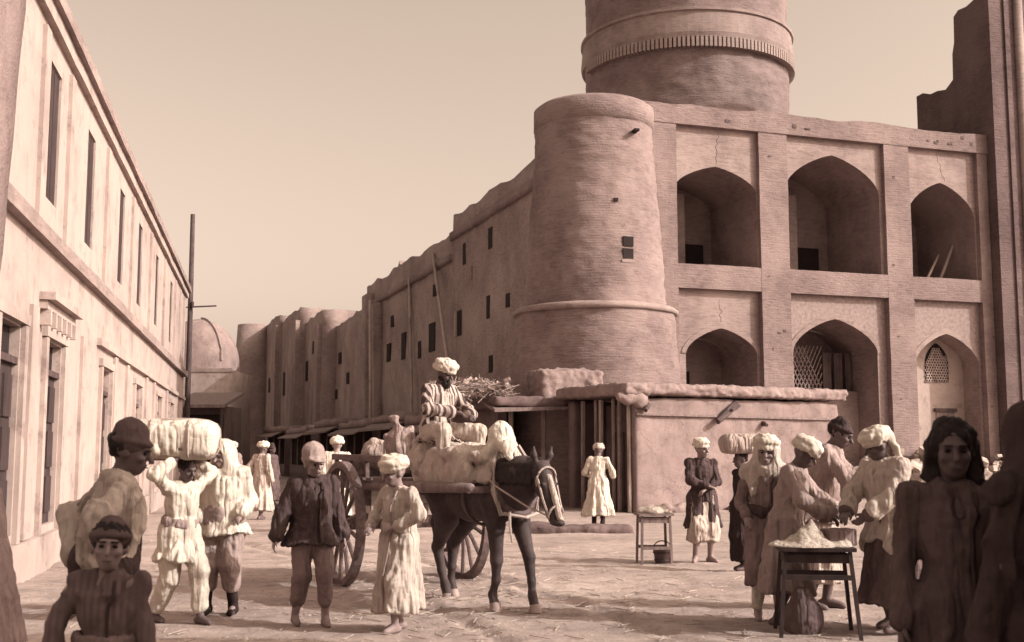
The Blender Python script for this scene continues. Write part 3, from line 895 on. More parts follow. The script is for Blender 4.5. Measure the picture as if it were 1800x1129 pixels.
# poles leaned on the long wall
def pole(name, label, u0, v0, u1, v1, s, r=.07, m='grey_wood', out=0.25, zlo=None):
    t0, z0 = side(u0, v0, s); t1_, z1 = side(u1, v1, s - out)
    zz = 0 if zlo is None else zlo
    k = (z0 - zz) / (z0 - z1)
    a = Vector((s - .08, t0, z0)); b = Vector((s - out, t1_, z1)); e = a + (b - a) * k
    q = loc(e.x, e.y, e.z); p = loc(a.x, a.y, a.z)
    o = MB().tube([q, q + (p - q) * .5 + Vector((.03, .02, 0)), p], [r, r * .9, r * .8], 7).build(name, m, smooth=True)
    return o
tag(pole('drain_pole', None, 653, 528, 650, 735, SW - .5, .09, 'limewash'), 'pale upright pole at the far buttress of the long brick wall', 'pole')
tag(pole('drain_pole', None, 722, 490, 722, 665, SW, .08, 'stucco'), 'pale pole standing nearly upright against the middle of the long wall', 'pole')
tag(pole('leaning_pole', None, 764, 447, 790, 672, SW, .08, 'stucco', 1.2), 'long pale pole leaning slantwise on the long wall behind the cart driver', 'pole')

# ================================================================== BUILDINGS BEYOND ON THE SAME SIDE
def far_block(name, label, u0, u1, vtop0, vtop1, s, deep=8.0, m='brick_shaded', seed=0, wins=(), butt=(), near=False):
    ta, za = side(u1, vtop1, s); tb2, zb = side(u0, vtop0, s)
    root = thing(name, label, 'building', loc(s, ta), FA)
    h = za if near else (za + zb) / 2
    V, Q = rough_box((0, 0, 0), (deep, tb2 - ta, h), .8, .03, seed, top=.12)
    w = link('wall', mesh_np('wall', V, Q), m, root)
    for (u, v0, v1, ww) in wins:
        t, z1 = side(u, v0, s); z0 = side(u, v1, s)[1]
        MB().box((-.04, t - ta - ww / 2, z0), (.15, t - ta + ww / 2, z1)).build('window', 'void', root)
    for (u, ww) in butt:
        t = side(u, 650, s)[0] - ta
        MB().box((-.3, t - ww / 2, 0), (.3, t + ww / 2, h - .9)).build('buttress', m, root)
    return root, ta, tb2, h
r1, ta1, tb1, h1 = far_block('brick_house', 'lower brick house with a sloping parapet adjoining the long madrasa wall', 568, 641, 578, 552, SW + .6, 8, 'brick_shaded', 70,
          ((612, 655, 675, .8), (592, 685, 702, .8), (598, 620, 640, .9)), ())
V, Q = rough_box((0.0, tb1 - ta1 - .5, h1 - .3), (5, tb1 - ta1 - .02, h1 + .9), .6, .03, 71, top=.05)
link('parapet_wall', mesh_np('parapet_wall', V, Q), 'limewash', r1)
far_block('brick_house', 'flat-roofed brick house with a lit window beyond the lower house', 528, 568, 560, 545, SW - .3, 9, 'brick_shaded', 74,
          ((540, 635, 670, 1.0), (552, 600, 622, .9)), ((562, 1.2),), True)
far_block('brick_house', 'narrow brick house with three slit windows in the row of street walls', 492, 528, 560, 541, SW - .7, 9, 'brick_shaded', 76,
          ((517, 650, 680, 1.0), (500, 655, 695, 1.1), (520, 595, 620, 1.0)), ((524, 1.0),), True)
far_block('brick_house', 'tall plain brick house next to the far round tower', 452, 492, 575, 552, SW - .9, 9, 'brick_shaded', 78,
          ((474, 665, 690, 1.0), (465, 665, 690, .9), (484, 590, 612, 1.0)), ((488, 1.2),), True)
YF = 100.0
fc = at_y(432, 700, YF); zf = at_y(432, 572, YF).z; rf = 27 / F * YF
ft = thing('round_tower', 'far battered round brick tower closing the row of street walls', 'tower', (fc.x + .6, YF, 0))
MB().lathe([(rf * 1.55, 0), (rf * 1.2, zf * .75), (rf * 1.08, zf), (.02, zf + .05)], 32, wob=.05, seed=8).build('wall', 'brick_shaded', ft, smooth=True)

# ================================================================== HOUSE ROW ON THE OTHER SIDE (lime-washed, sunlit)
LDX = -0.212
def lpx(Y): return -2.86 + LDX * Y
LA = math.atan2(1, LDX)                 # bearing along the street
LD = Vector((LDX, 1, 0)).normalized(); LN = Vector((LD.y, -LD.x, 0))   # LN faces the street
L0 = Vector((lpx(11.0), 11.0, 0))
def lft(u, v, n=0.0):
    """pixel -> (along, z) on the street face"""
    r = ray(u, v); o = Vector((0, 0, CH)); p0 = L0 + LN * n
    k = (p0 - o).dot(LN) / r.dot(LN); p = o + r * k
    return (p - L0).dot(LD), p.z
row = thing('street_house', 'long lime-washed two-storey house with dark shutters and mouldings', 'house', L0, LA)
# local frame: x along the street (away), y to the left of it = into the house
LZ = (lft(140, 100)[1] + lft(270, 400)[1] + lft(325, 500)[1]) / 3
LM = (lft(80, 395)[1] + lft(215, 550)[1] + lft(318, 663)[1]) / 3
LE = lft(326, 560)[0]
print('LEFT', LZ, LM, LE, lft(75, 590), lft(75, 920), lft(155, 230), lft(155, 430), lft(183, 640), lft(183, 820))
def openings_wall(x0, x1, z0, z1, ops, y=0.0):
    """street face with rectangular holes: ops = (x0,x1,z0,z1) not overlapping in x per storey"""
    mb = MB(); xs = sorted(set([x0, x1] + [q for o in ops for q in o[:2]])); zs = sorted(set([z0, z1] + [q for o in ops for q in o[2:]]))
    for a, b in zip(xs[:-1], xs[1:]):
        for c, d in zip(zs[:-1], zs[1:]):
            mx, mz = (a + b) / 2, (c + d) / 2
            if any(o[0] < mx < o[1] and o[2] < mz < o[3] for o in ops): continue
            mb.add([(a, y, c), (b, y, c), (b, y, d), (a, y, d)], [(0, 1, 2, 3)])
    return mb
wins = []; doors = []
for u in (88, 156, 214, 248, 279, 305):
    x = lft(u, 400)[0]; wins.append((x - .4, x + .4, 4.75, 6.55))
for u in (10, 90, 183, 240, 277, 300):
    x = lft(u, 700)[0]; doors.append((x - .6, x + .6, .55, 2.95))
openings_wall(-4, LE, 0, LZ - .05, wins + doors).build('street_wall', 'limewash', row)
MB().box((-4, .02, LZ - .35), (LE, 7, LZ - .1)).build('roof', 'mud', row)
MB().add([(LE, 0, 0), (LE, 7, 0), (LE, 7, LZ), (LE, 0, LZ)], [(0, 1, 2, 3)]).build('end_wall', 'limewash', row)
def opening(o, kind):
    x0, x1, z0, z1 = o
    d = .11 if kind == 'window' else .17
    rv = MB()
    rv.add([(x0, 0, z0), (x1, 0, z0), (x1, 0, z1), (x0, 0, z1), (x0, d, z0), (x1, d, z0), (x1, d, z1), (x0, d, z1)], [(0, 1, 5, 4), (1, 2, 6, 5), (2, 3, 7, 6), (3, 0, 4, 7)])
    root = rv.build(kind, 'limewash', row)
    if kind == 'window':
        for k in range(2):
            a = x0 + (x1 - x0) * k / 2 + .02; b = x0 + (x1 - x0) * (k + 1) / 2 - .02
            MB().box((a, d - .08, z0 + .02), (b, d - .03, z1 - .02)).build('shutter', 'shutter', root)
    else:
        for k in range(2):
            a = x0 + (x1 - x0) * k / 2 + .015; b = x0 + (x1 - x0) * (k + 1) / 2 - .015
            lf = MB().box((a, d - .1, z0), (b, d - .05, z1 - .45)); 
            for q in range(3):
                zz = z0 + .15 + q * .6
                lf.box((a + .08, d - .13, zz), (b - .08, d - .1, zz + .48))
            lf.build('door_leaf', 'shutter', root)
        MB().box((x0, d - .16, z1 - .44), (x1, d - .02, z1 - .36)).build('transom', 'old_wood', root)
        MB().box((x0 + .02, d - .06, z1 - .36), (x1 - .02, d - .03, z1 - .01)).build('fanlight', 'void', root)
        for xa in (x0 - .22, x1 + .04):
            MB().box((xa, -.06, .45), (xa + .18, .05, z1 + .02)).build('door_jamb', 'stucco', root)
        MB().box((x0 - .25, -.07, z1 + .03), (x1 + .25, .05, z1 + .16)).build('lintel', 'stucco', root)
for o in wins: opening(o, 'window')
for o in doors: opening(o, 'door')
def strip(name, z0, z1, dep, a=-4.0, b=None, m='limewash', seg=True):
    b = LE + .1 if b is None else b
    V, Q = rough_box((a, -dep, z0), (b, .05, z1), .5, .01, int(z0 * 13))
    o = link(name, mesh_np(name, V, Q), m, row); o.data.polygons.foreach_set('use_smooth', [False] * len(Q)); return o
strip('cornice', LZ - .3, LZ - .1, .09, m='stucco'); strip('coping', LZ - .095, LZ + .08, .17, m='brick_panel')
strip('string_course', LM - .1, LM + .09, .12, m='brick_panel')
strip('plinth', -.02, .45, .1, m='stucco')
strip('lower_moulding', 3.3, 3.42, .08, a=lft(170, 600)[0])
for x in np.arange(1.2, LE, 2.02):
    ok = all(not (o[0] - .35 < x < o[1] + .35) for o in wins)
    if ok: MB().box((x - .16, -.055, LM + .1), (x + .16, .03, LZ - .43)).build('pilaster_strip', 'limewash', row)
    ok = all(not (o[0] - .42 < x < o[1] + .42) for o in doors)
    if ok: MB().box((x - .2, -.05, .46), (x + .2, .03, 3.28)).build('pilaster_strip', 'limewash', row)
# carved hood over the near door
x0, x1 = doors[1][0] - .5, doors[1][1] + .5
zc = 3.3
for (za, dz, dp) in ((zc, .1, .1), (zc + .11, .1, .2)):
    MB().box((x0 - dp * .3, -dp, za), (x1 + dp * .3, .04, za + dz)).build('door_hood', 'stucco', row)
for k in range(6):
    xx = x0 + .1 + k * (x1 - x0 - .2) / 5
    MB().box((xx - .05, -.13, zc - .2), (xx + .05, .02, zc - .003)).build('hood_bracket', 'stucco', row)
# broad pier close by on the same side, edge of a neighbouring gate
pA = at_y(38, 0, 10.6); pB = at_y(8, 760, 10.6)
gp = thing('gate_pier', 'weathered battered plaster pier at the near end of the white house', 'pier', (pB.x - .83, 10.9, 0))
V, Q = rough_box((-1.2, -.2, 0), (.42, .5, 8), .35, .02, 90)
V[:, 0] += np.where(V[:, 0] > 0, (V[:, 2] / 8 - .55) * .35, 0)
link('shaft', mesh_np('shaft', V, Q), 'mud', gp)
V, Q = rough_box((-1.25, -.26, -.02), (.36, .56, .5), .3, .02, 91)
link('base', mesh_np('base', V, Q), 'mud', gp)

# tall mast with a cross-arm at the house end
m0 = Vector((x_at(326, 42.5), 42.5, 0)); mt = at_y(327, 377, 42.5)
mst = thing('mast', 'tall dark wooden mast rising past the end of the white house', 'mast', m0)
MB().tube([(0, 0, 0), (.02, 0, mt.z * .5), (0, 0, mt.z)], [.12, .1, .085], 8).build('pole', 'old_wood', mst, smooth=True)
za = at_y(350, 541, 42.5).z
MB().bar((-.1, -.12, za), (1.0, -.12, za + .05), .05, .05).build('cross_arm', 'old_wood', mst)
MB().tube([(.12, -.12, za), (.12, -.12, za + .2)], .06, 8).build('insulator', 'iron', mst)

# pale domed house at the street's end
Yd = 78.0
dp = Vector((x_at(322, Yd), Yd, 0)); zd0 = at_y(360, 640, Yd).z; zd1 = at_y(330, 566, Yd).z
dh = thing('domed_house', 'pale plastered domed building at the far end of the street', 'building', dp)
MB().box((-5, -.2, 0), (3.1, 6, zd0 - .4)).build('wall', 'stucco', dh)
rd = 74 / F * Yd
MB().lathe([(rd, zd0 - .45), (rd * .98, zd0 + .2)] + [(rd * .98 * math.cos(q), zd0 + .2 + (zd1 - zd0) * 1.12 * math.sin(q)) for q in np.linspace(.12, 1.56, 12)], 40, (0, 3.2)).build('dome', 'mud', dh, smooth=True)
for aa in (-.75,):
    pts = [(rd * 1.0 * math.cos(q) * math.cos(aa), 3.2 + rd * 1.0 * math.cos(q) * math.sin(aa), zd0 + .2 + (zd1 - zd0) * 1.14 * math.sin(q)) for q in np.linspace(.05, 1.5, 10)]
    MB().tube(pts, .09, 6).build('dome_rib', 'brick_shaded', dh)
MB().box((-2, -.25, zd0 - .55), (3.2, -.1, zd0 - .3)).build('moulding', 'brick_shaded', dh)

# dark shed roof in front of it
Ys = 56.0
sp = Vector((x_at(362, Ys), Ys, 0)); zs1 = at_y(360, 690, Ys).z; zs0 = at_y(360, 718, Ys).z
sh = thing('shed', 'dark timber shed with deep eave below the pale dome', 'shed', sp)
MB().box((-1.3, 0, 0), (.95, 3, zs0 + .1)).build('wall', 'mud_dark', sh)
MB().add([(-1.5, -.9, zs0), (1.05, -.9, zs0), (1.05, 3, zs1), (-1.5, 3, zs1), (-1.5, -.9, zs0 + .15), (1.05, -.9, zs0 + .15), (1.05, 3, zs1 + .15), (-1.5, 3, zs1 + .15)], [(0, 1, 2, 3), (4, 5, 6, 7), (0, 1, 5, 4), (1, 2, 6, 5), (2, 3, 7, 6), (3, 0, 4, 7)]).build('roof', 'grey_wood', sh)
MB().box((-1.1, -.05, .0), (.8, .02, zs0 - .3)).build('opening', 'void', sh)
for xx in (-1.3, .9): MB().tube([(xx, -.8, 0), (xx, -.8, zs0 + .05)], .07, 7).build('post', 'old_wood', sh)

# ================================================================== MUD-BRICK SHOPS AT THE TOWER'S FOOT
SD = Vector((.869, .495, 0)); SNb = Vector((-.495, .869, 0)); SA = math.atan2(.495, .869)
c0 = on_ground(1119, 902)
shop = thing('mud_shop', 'flat-roofed mud-plastered shop with lit wall and dark open side under the tower', 'shop', c0, SA)
SL = 6.95; zs = at_y(1120, 668, c0.y).z
def sdf_wall(lo, hi, vox, rnd, rough, seed, name, m, par, top=0.0, cuts=()):
    f = Field(np.array(lo) - .25, np.array(hi) + .25, vox)
    c = (np.array(lo) + np.array(hi)) / 2; h = (np.array(hi) - np.array(lo)) / 2
    f.box(c, h, rnd, 0)
    for (a, b) in cuts: f.box((np.array(a) + np.array(b)) / 2, (np.array(b) - np.array(a)) / 2, .03, .03, 'sub')
    o = f.obj(name, m, par, 1.0, rough, 1.6, seed)
    return o
# main lit wall and return
sdf_wall((0.0, 0, -.15), (SL, .4, zs - .42), .07, .06, .03, 1, 'front_wall', 'mud', shop)
sdf_wall((SL - .4, .42, -.15), (SL, 3.0, zs - .42), .09, .06, .03, 2, 'end_wall', 'mud', shop)
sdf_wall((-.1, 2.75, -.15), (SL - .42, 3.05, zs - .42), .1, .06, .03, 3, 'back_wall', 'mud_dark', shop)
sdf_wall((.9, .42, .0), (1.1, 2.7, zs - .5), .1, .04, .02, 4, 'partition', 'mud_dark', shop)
# thick earth roof with a swollen rim
f = Field((-.9, -.5, zs - .7), (SL + .4, 3.4, zs + .3), .05)
f.box((SL / 2 - .1, 1.5, zs - .22), (SL / 2 + .3, 1.68, .15), .05, 0)
rs = np.random.RandomState(2)
for k in range(45): f.ell((rs.uniform(-.3, SL), -.16 + rs.uniform(-.03, .05), zs - .2 + rs.uniform(-.14, .08)), (rs.uniform(.12, .6), rs.uniform(.03, .08), rs.uniform(.02, .07)), .04)
f.obj('earth_roof', 'mud', shop, 1.0, .03, 9, 5)
f = Field((-.8, -.35, zs - .75), (.7, .5, zs - .2), .05)
f.ell((-.25, .0, zs - .42), (.35, .2, .18), .05); f.ell((.1, -.06, zs - .5), (.25, .14, .22), .05)
f.obj('roof_corner_lump', 'mud', shop, 1.0, .05, 4, 6)
MB().bar((.0, -.03, zs - .86), (SL - .3, -.03, zs - .9), .1, .05).build('wall_plate', 'grey_wood', shop)
def spout(u0, v0, u1, v1, r, name):
    # timber sticking out of the lit wall
    def on(u, v):
        rr = ray(u, v); k = (c0 - Vector((0, 0, CH))).dot(SNb) / rr.dot(SNb); p = Vector((0, 0, CH)) + rr * k - c0
        return Vector((p.dot(SD), 0, p.z))
    a = on(u0, v0); b = on(u1, v1)
    MB().tube([a + Vector((0, .02, 0)), a * .5 + b * .5 + Vector((0, -.12, 0)), b + Vector((0, -.22, 0))], [r, r * .95, r * .7], 7, .2).build(name, 'old_wood', shop)
spout(1294, 710, 1252, 742, .1, 'roof_beam'); spout(1300, 714, 1276, 722, .05, 'roof_beam'); spout(1140, 712, 1126, 722, .07, 'roof_beam'); spout(1341, 744, 1338, 748, .07, 'roof_beam')
for k, q in enumerate((.08, .5, .75, 1.35, 1.55, 2.2)):
    MB().tube([(-.06, .12 + q, 0), (-.06 + .03 * (k % 2), .12 + q + .02, zs - .45)], .05 + .015 * (k % 2), 7, .1).build('door_post', 'grey_wood' if k % 3 else 'pale_wood', shop)
MB().box((-.03, .5, .0), (.02, 1.2, 2.0)).build('shutter_board', 'shutter', shop)
# crumbling foot of the wall
rs = np.random.RandomState(8)
f = Field((-.3, -.7, -.2), (SL + .2, .3, .8), .05)
for k in range(34):
    x = rs.uniform(0, SL); r = rs.uniform(.08, .24)
    f.ell((x, -.08 - rs.uniform(0, .25), r * .25), (r * 1.7, r, r), .06)
f.obj('eroded_foot', 'mud', shop, 1.0, .05, 5, 9)

# second shop behind, its open front towards the square
sh2 = thing('bazaar_shop', 'dark open-fronted shop with brushwood and a clay block on its roof', 'shop', loc(-6.0, -2.2), FA)
z2 = 2.75
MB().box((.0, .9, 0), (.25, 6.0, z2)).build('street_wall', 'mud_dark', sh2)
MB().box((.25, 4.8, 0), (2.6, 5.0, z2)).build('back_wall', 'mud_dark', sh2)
for (y0, y1) in ((1.6, 2.4), (3.2, 4.0)): MB().box((-.03, y0, 1.1), (.1, y1, 2.0)).build('window', 'void', sh2)
for xx in (.1, 1.05, 1.9): MB().tube([(xx, .1, 0), (xx + .02, .12, z2)], .07, 7, .1).build('post', 'grey_wood', sh2)
MB().box((.1, 2.2, 0), (2.5, 2.4, 1.0)).build('counter', 'old_wood', sh2)
f = Field((-.9, -.9, z2 - .3), (3.0, 6.6, z2 + .6), .07)
f.box((1.0, 2.9, z2 + .12), (1.5, 3.3, .16), .08, 0)
f.obj('earth_roof', 'mud_dark', sh2, 1.0, .06, 2.0, 12)
MB().add([(-.55, -.5, z2 - .18), (2.6, -.5, z2 - .05), (2.6, .4, z2 + .12), (-.55, .4, z2 + .02), (-.55, -.5, z2 - .1), (2.6, -.5, z2 + .03), (2.6, .4, z2 + .2), (-.55, .4, z2 + .1)], [(0, 1, 2, 3), (4, 5, 6, 7), (0, 1, 5, 4), (1, 2, 6, 5), (2, 3, 7, 6), (3, 0, 4, 7)]).build('awning', 'grey_wood', sh2)
f = Field((.4, -.6, z2), (3.2, 1.6, z2 + 1.5), .05)
f.box((1.85, .4, z2 + .55), (.95, .55, .5), .1, 0)
f.obj('roof_block', 'mud', sh2, 1.0, .07, 4.5, 13)

# brushwood bundle on that roof: many sticks that nobody could count
rs = np.random.RandomState(3); bw_ = MB()
b0 = loc(-6.3, -1.9, z2 + .25)
for k in range(1100):
    c = Vector((rs.uniform(-1.5, .45), rs.uniform(-.3, 1.8), rs.uniform(0, .42)))
    if c.z > .6 - .25 * abs(c.x + .5): c.z *= .6
    d = Vector((rs.normal(0, 1), rs.normal(0, .6), rs.normal(0, .28))).normalized() * rs.uniform(.1, .34)
    bw_.bar(c - d, c + d, rs.uniform(.006, .02))
for k in range(120):
    x_, y_ = rs.uniform(-1.3, .4), rs.uniform(-.3, 1.5); r_ = rs.uniform(.03, .1); z_ = rs.uniform(0, .5)
    bw_.box((-r_, -r_, -r_ * .6), (r_, r_, r_ * .6), Matrix.Translation((x_, y_, z_)) @ Euler(tuple(rs.uniform(-1, 1, 3))).to_matrix().to_4x4())
bo = bw_.build('brushwood', 'brush', None, b0, FA, fix=False)
tag(bo, 'tangled heap of pale brushwood stacked on the dark shop roof', 'brushwood', kind='stuff')

# low row of bazaar stalls under the long wall
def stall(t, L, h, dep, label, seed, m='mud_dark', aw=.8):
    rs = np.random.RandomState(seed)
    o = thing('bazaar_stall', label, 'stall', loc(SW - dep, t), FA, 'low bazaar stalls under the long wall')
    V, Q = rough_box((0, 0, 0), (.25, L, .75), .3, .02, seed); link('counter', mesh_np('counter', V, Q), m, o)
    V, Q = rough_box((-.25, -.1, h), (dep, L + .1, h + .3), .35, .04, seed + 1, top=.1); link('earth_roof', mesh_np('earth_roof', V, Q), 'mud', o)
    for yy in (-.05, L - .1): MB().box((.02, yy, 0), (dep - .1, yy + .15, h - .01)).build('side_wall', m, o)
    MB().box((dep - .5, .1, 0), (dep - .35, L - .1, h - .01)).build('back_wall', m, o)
    n = 3
    for k in range(n + 1): MB().tube([(.1, .1 + k * (L - .2) / n, 0), (.1, .1 + k * (L - .2) / n, h)], .06, 6, .1).build('post', 'grey_wood', o)
    MB().add([(-aw, 0, h - .35), (-aw, L, h - .3 + rs.uniform(-.1, .1)), (.1, L, h + .05), (.1, 0, h + .05), (-aw, 0, h - .29), (-aw, L, h - .24), (.1, L, h + .12), (.1, 0, h + .12)], [(0, 1, 2, 3), (4, 5, 6, 7), (0, 1, 5, 4), (1, 2, 6, 5), (2, 3, 7, 6), (3, 0, 4, 7)]).build('awning', 'grey_wood', o)
stall(4.6, 5.2, 2.5, 2.3, 'low stall next to the shop with brushwood roof', 81)
stall(10.4, 6.0, 2.7, 2.2, 'low stall under the slanting pole of the long wall', 82)
stall(17.0, 6.5, 2.6, 2.3, 'low stall under the middle of the long wall', 83)
stall(24.2, 7.0, 2.8, 2.3, 'low stall beneath the far buttress of the long wall', 84)
stall(32.0, 8.0, 2.6, 2.6, 'low stall below the lower brick house', 85)
stall(41.0, 9.0, 2.8, 2.8, 'low stall below the flat-roofed brick house with a lit window', 86)

# stone platform by the shops
pp = on_ground(1015, 938)
f = Field((-1.2, -.45, -.15), (1.2, .7, .5), .04)
f.box((0, .1, .02), (1.05, .42, .1), .05, 0); f.ell((-.7, -.1, .1), (.3, .22, .12), .05); f.ell((.45, .0, .04), (.5, .35, .1), .05); f.ell((-1.0, .1, 0), (.3, .3, .08), .1)
o = f.obj('clay_platform', 'mud_dark', None, 1.0, .03, 5, 14, loc=(pp.x, pp.y + .4, 0))
tag(o, 'low worn clay platform on the ground before the dark shop', 'platform')

# loose poles in the upper gallery
def free_pole(u0, v0, u1, v1, r, label, t=1.0):
    a, za = fac(u0, v0, t); b, zb_ = fac(u1, v1, t + .5)
    p = loc(a, t, ZB1 + .01); q = loc(b, t + .5, zb_)
    o = MB().tube([p, q], [r, r * .8], 7).build('wooden_pole', 'limewash', smooth=True)
    tag(o, label, 'pole')
free_pole(1650, 486, 1686, 404, .06, 'longer pale pole leaning inside the upper arch beside the portal')
free_pole(1627, 484, 1650, 448, .05, 'shorter pale pole leaning inside the upper arch beside the portal')

# rubble heaped along the foot of the front
def rubble(name, label, s0, s1, t0, n, hh, seed):
    rs = np.random.RandomState(seed)
    o = thing(name, label, 'rubble', F0, FA)
    mes = []
    for k in range(7):
        v, q = rough_box((-.5, -.4, -.3), (.5, .4, .3), .5, .14, seed * 10 + k)
        me = mesh_np('stone', v, q); me.polygons.foreach_set('use_smooth', [False] * len(q)); me.materials.append(MATS['stone']); mes.append(me)
    for k in range(n):
        x = rs.uniform(s0, s1); y = t0 - rs.uniform(0, 1.3); z = hh * rs.rand() * max(0.05, 1 - (t0 - y) / 1.4)
        r = rs.uniform(.14, .42)
        st = link('stone', mes[k % 7], None, o)
        st.location = (x, y, z + r * .15); st.scale = (r, r, r); st.rotation_euler = (rs.uniform(-.6, .6), rs.uniform(-.5, .5), rs.uniform(0, 6.28))
rubble('rubble_heap', 'heap of pale broken bricks and stones along the foot of the arcade', S(1565, 830), S(1800, 830), -.1, 260, 1.9, 5)

# unseen house added behind the camera's right to shade the near figures
hs = thing('shade_house', 'unseen mud-plastered house added to shade the near corner of the square', 'house', (4.6, -9, 0))
V, Q = rough_box((0, 0, 0), (6, 14.9, 7.8), .6, .03, 95, top=.1)
link('wall', mesh_np('wall', V, Q), 'mud', hs)
MB().box((-.05, 13.2, 0), (.1, 14.4, 2.3)).build('door', 'old_wood', hs)
for yy in (3.0, 6.5, 10.0): MB().box((-.05, yy, 4.4), (.1, yy + 1, 5.8)).build('window', 'shutter', hs)

# ================================================================== PEOPLE
def rotm(yaw=0, pitch=0, roll=0):
    return np.array(Euler((R(pitch), R(roll), R(yaw)), 'XYZ').to_matrix())
def ik(a, b, l1, l2, pole):
    a = np.array(a, float); b = np.array(b, float); d = b - a; L = np.linalg.norm(d)
    if L > (l1 + l2) * .995:
        b = a + d / L * (l1 + l2) * .995; d = b - a; L = np.linalg.norm(d)
    n = d / L
    x = (l1 * l1 - l2 * l2 + L * L) / (2 * L)
    h = math.sqrt(max(l1 * l1 - x * x, 0))
    p = np.array(pole, float); p = p - n * (p @ n); p /= np.linalg.norm(p) + 1e-9
    return a + n * x + p * h, b

class Fig:
    """a standing, walking or seated figure in its own frame: faces -Y, 1.7 m tall before scaling; A = its right (-x), B = its left (+x)"""
    def __init__(s, label, at, rot=0, H=1.7, lean=(0, 0), head=(0, 0, 0), feet=((-.11, 0), (.11, 0)), hands=(None, None), poles=None, vox=.013, hs=1.0,
                 cat='person', skin='skin', hip=None, knees=None, z=None, toes=(0, 0), seed=1, group=None, fz=(0, 0), curl=.6):
        s.k = H / 1.7; s.vox = vox / s.k; s.seed = seed; s.skin = skin
        x, y = at
        s.root = thing('person', label, cat, (x, y, gz(x, y) if z is None else z), R(rot), group)
        hipz = .90
        lo = min(0, 0)
        s.pel = np.array([0, 0, .93]) if hip is None else np.array(hip, float)
        if hip is None:
            fx = (feet[0][0] + feet[1][0]) / 2; fy = (feet[0][1] + feet[1][1]) / 2
            s.pel = np.array([fx * .8, fy * .8, .93 - .12 * abs(feet[0][1] - feet[1][1]) ** 1.5])
        s.M = rotm(0, lean[0], lean[1])          # +pitch tips towards -Y
        up = lambda p: s.pel + s.M @ np.array(p, float)
        s.up = up
        s.waist = up((0, 0, .13)); s.chest = up((0, .0, .36)); s.nk = up((0, .012, .5)); 
        s.sh = [up((-.175, .015, .455)), up((.175, .015, .455))]
        s.hp = [s.pel + np.array((-.09, 0, -.02)), s.pel + np.array((.09, 0, -.02))]
        s.HM = s.M @ rotm(head[0], head[1], head[2]); s.hs = hs
        s.hc = s.nk + s.M @ np.array((0, -.02, .04)) + s.HM @ np.array((0, -.012, .105 * hs))
        s.feet = [np.array((feet[i][0], feet[i][1], .075 + fz[i])) for i in (0, 1)]
        s.kn = [None, None]
        for i in (0, 1):
            pole = (0, -1, 0) if knees is None else knees[i]
            s.kn[i], s.feet[i] = ik(s.hp[i], s.feet[i], .43, .43, pole)
        s.toes = toes
        s.el = [None, None]; s.wr = [None, None]
        s.curl = curl
        for i in (0, 1):
            sg = -1 if i == 0 else 1
            tgt = hands[i]
            if tgt is None: tgt = s.pel + np.array((sg * .29, -.03, -.08))
            pole = (sg * .35, 1, -.2) if poles is None or poles[i] is None else poles[i]
            s.el[i], s.wr[i] = ik(s.sh[i], tgt, .285, .255, pole)
        pts = [s.pel, s.chest, s.hc] + s.feet + s.kn + s.el + s.wr
        P = np.array(pts)
        s.lo = P.min(0) - np.array((.34, .34, .12)); s.hi = P.max(0) + np.array((.34, .34, .26))
        s.lo[2] = P[:, 2].min() - .1
        s.body()
    def field(s, lo=None, hi=None, v=None):
        return Field(s.lo if lo is None else lo, s.hi if hi is None else hi, v or s.vox)
    def out(s, f, name, m, rough=0.0, rs=14, aniso=(1, 1, .5), fold=0.0):
        return f.obj(name, m, s.root, s.k, rough * 2.2, rs, s.seed, aniso, ridge=1.2 if 'cloth' in m or m == 'quilt' else (.6 if 'wrap' in m else 0.0), fold=fold)
    def h(s, x, y, z): return s.hc + s.HM @ (np.array((x, y, z)) * s.hs)
    def body(s):
        f = s.field()
        # trunk
        f.cone(s.pel, s.waist, .1, .09, .05, flat=((0, 1, 0), .8)); f.cone(s.waist, s.chest, .09, .1, .05, flat=((0, 1, 0), .8))
        f.cone(s.sh[0] * .9 + s.sh[1] * .1 + (0, 0, -.02), s.sh[1] * .9 + s.sh[0] * .1 + (0, 0, -.02), .045, .045, .04); f.cone(s.chest, s.nk, .08, .048, .05)
        f.cone(s.nk, s.h(0, .01, -.06), .052, .05, .03)
        # legs, feet
        for i in (0, 1):
            f.chain([s.hp[i], s.kn[i], s.feet[i]], [.09, .06, .038], .04)
            d = s.kn[i] - s.feet[i]
            calf = s.feet[i] + d * .68 + np.array((0, .02, 0)); f.ell(calf, (.05, .055, .11), .03)
            a = R(s.toes[i]); fd = np.array((math.sin(a), -math.cos(a), 0))
            sh_ = np.array((0, 0, .075))
            f.cone(s.feet[i] - sh_ + fd * -.045 + (0, 0, .035), s.feet[i] - sh_ + fd * .15 + (0, 0, .022), .036, .026, .025)
            f.cone(s.feet[i] - sh_ + fd * .02 + (0, 0, .06), s.feet[i] - sh_ + fd * .12 + (0, 0, .03), .034, .028, .025)
        # arms, hands
        for i in (0, 1):
            f.chain([s.sh[i], s.el[i], s.wr[i]], [.036, .034, .027], .03)
            s.hand(f, i)
        # head
        E = lambda c, r, k=.015, op='add': f.ell(s.h(*c), np.array(r) * s.hs, k, op, s.HM)
        E((0, .012, .025), (.076, .096, .09)); E((0, -.02, -.035), (.06, .07, .078), .03); E((0, -.05, -.085), (.034, .032, .03), .03)
        E((0, -.085, .02), (.05, .02, .014), .015)
        E((-.032, -.094, -.002), (.019, .014, .013), .012, 'sub'); E((.032, -.094, -.002), (.019, .014, .013), .012, 'sub')
        f.cone(s.h(0, -.088, .01), s.h(0, -.118, -.035), .009 * s.hs, .016 * s.hs, .012)
        E((-.042, -.068, -.03), (.022, .022, .018), .015); E((.042, -.068, -.03), (.022, .022, .018), .015)
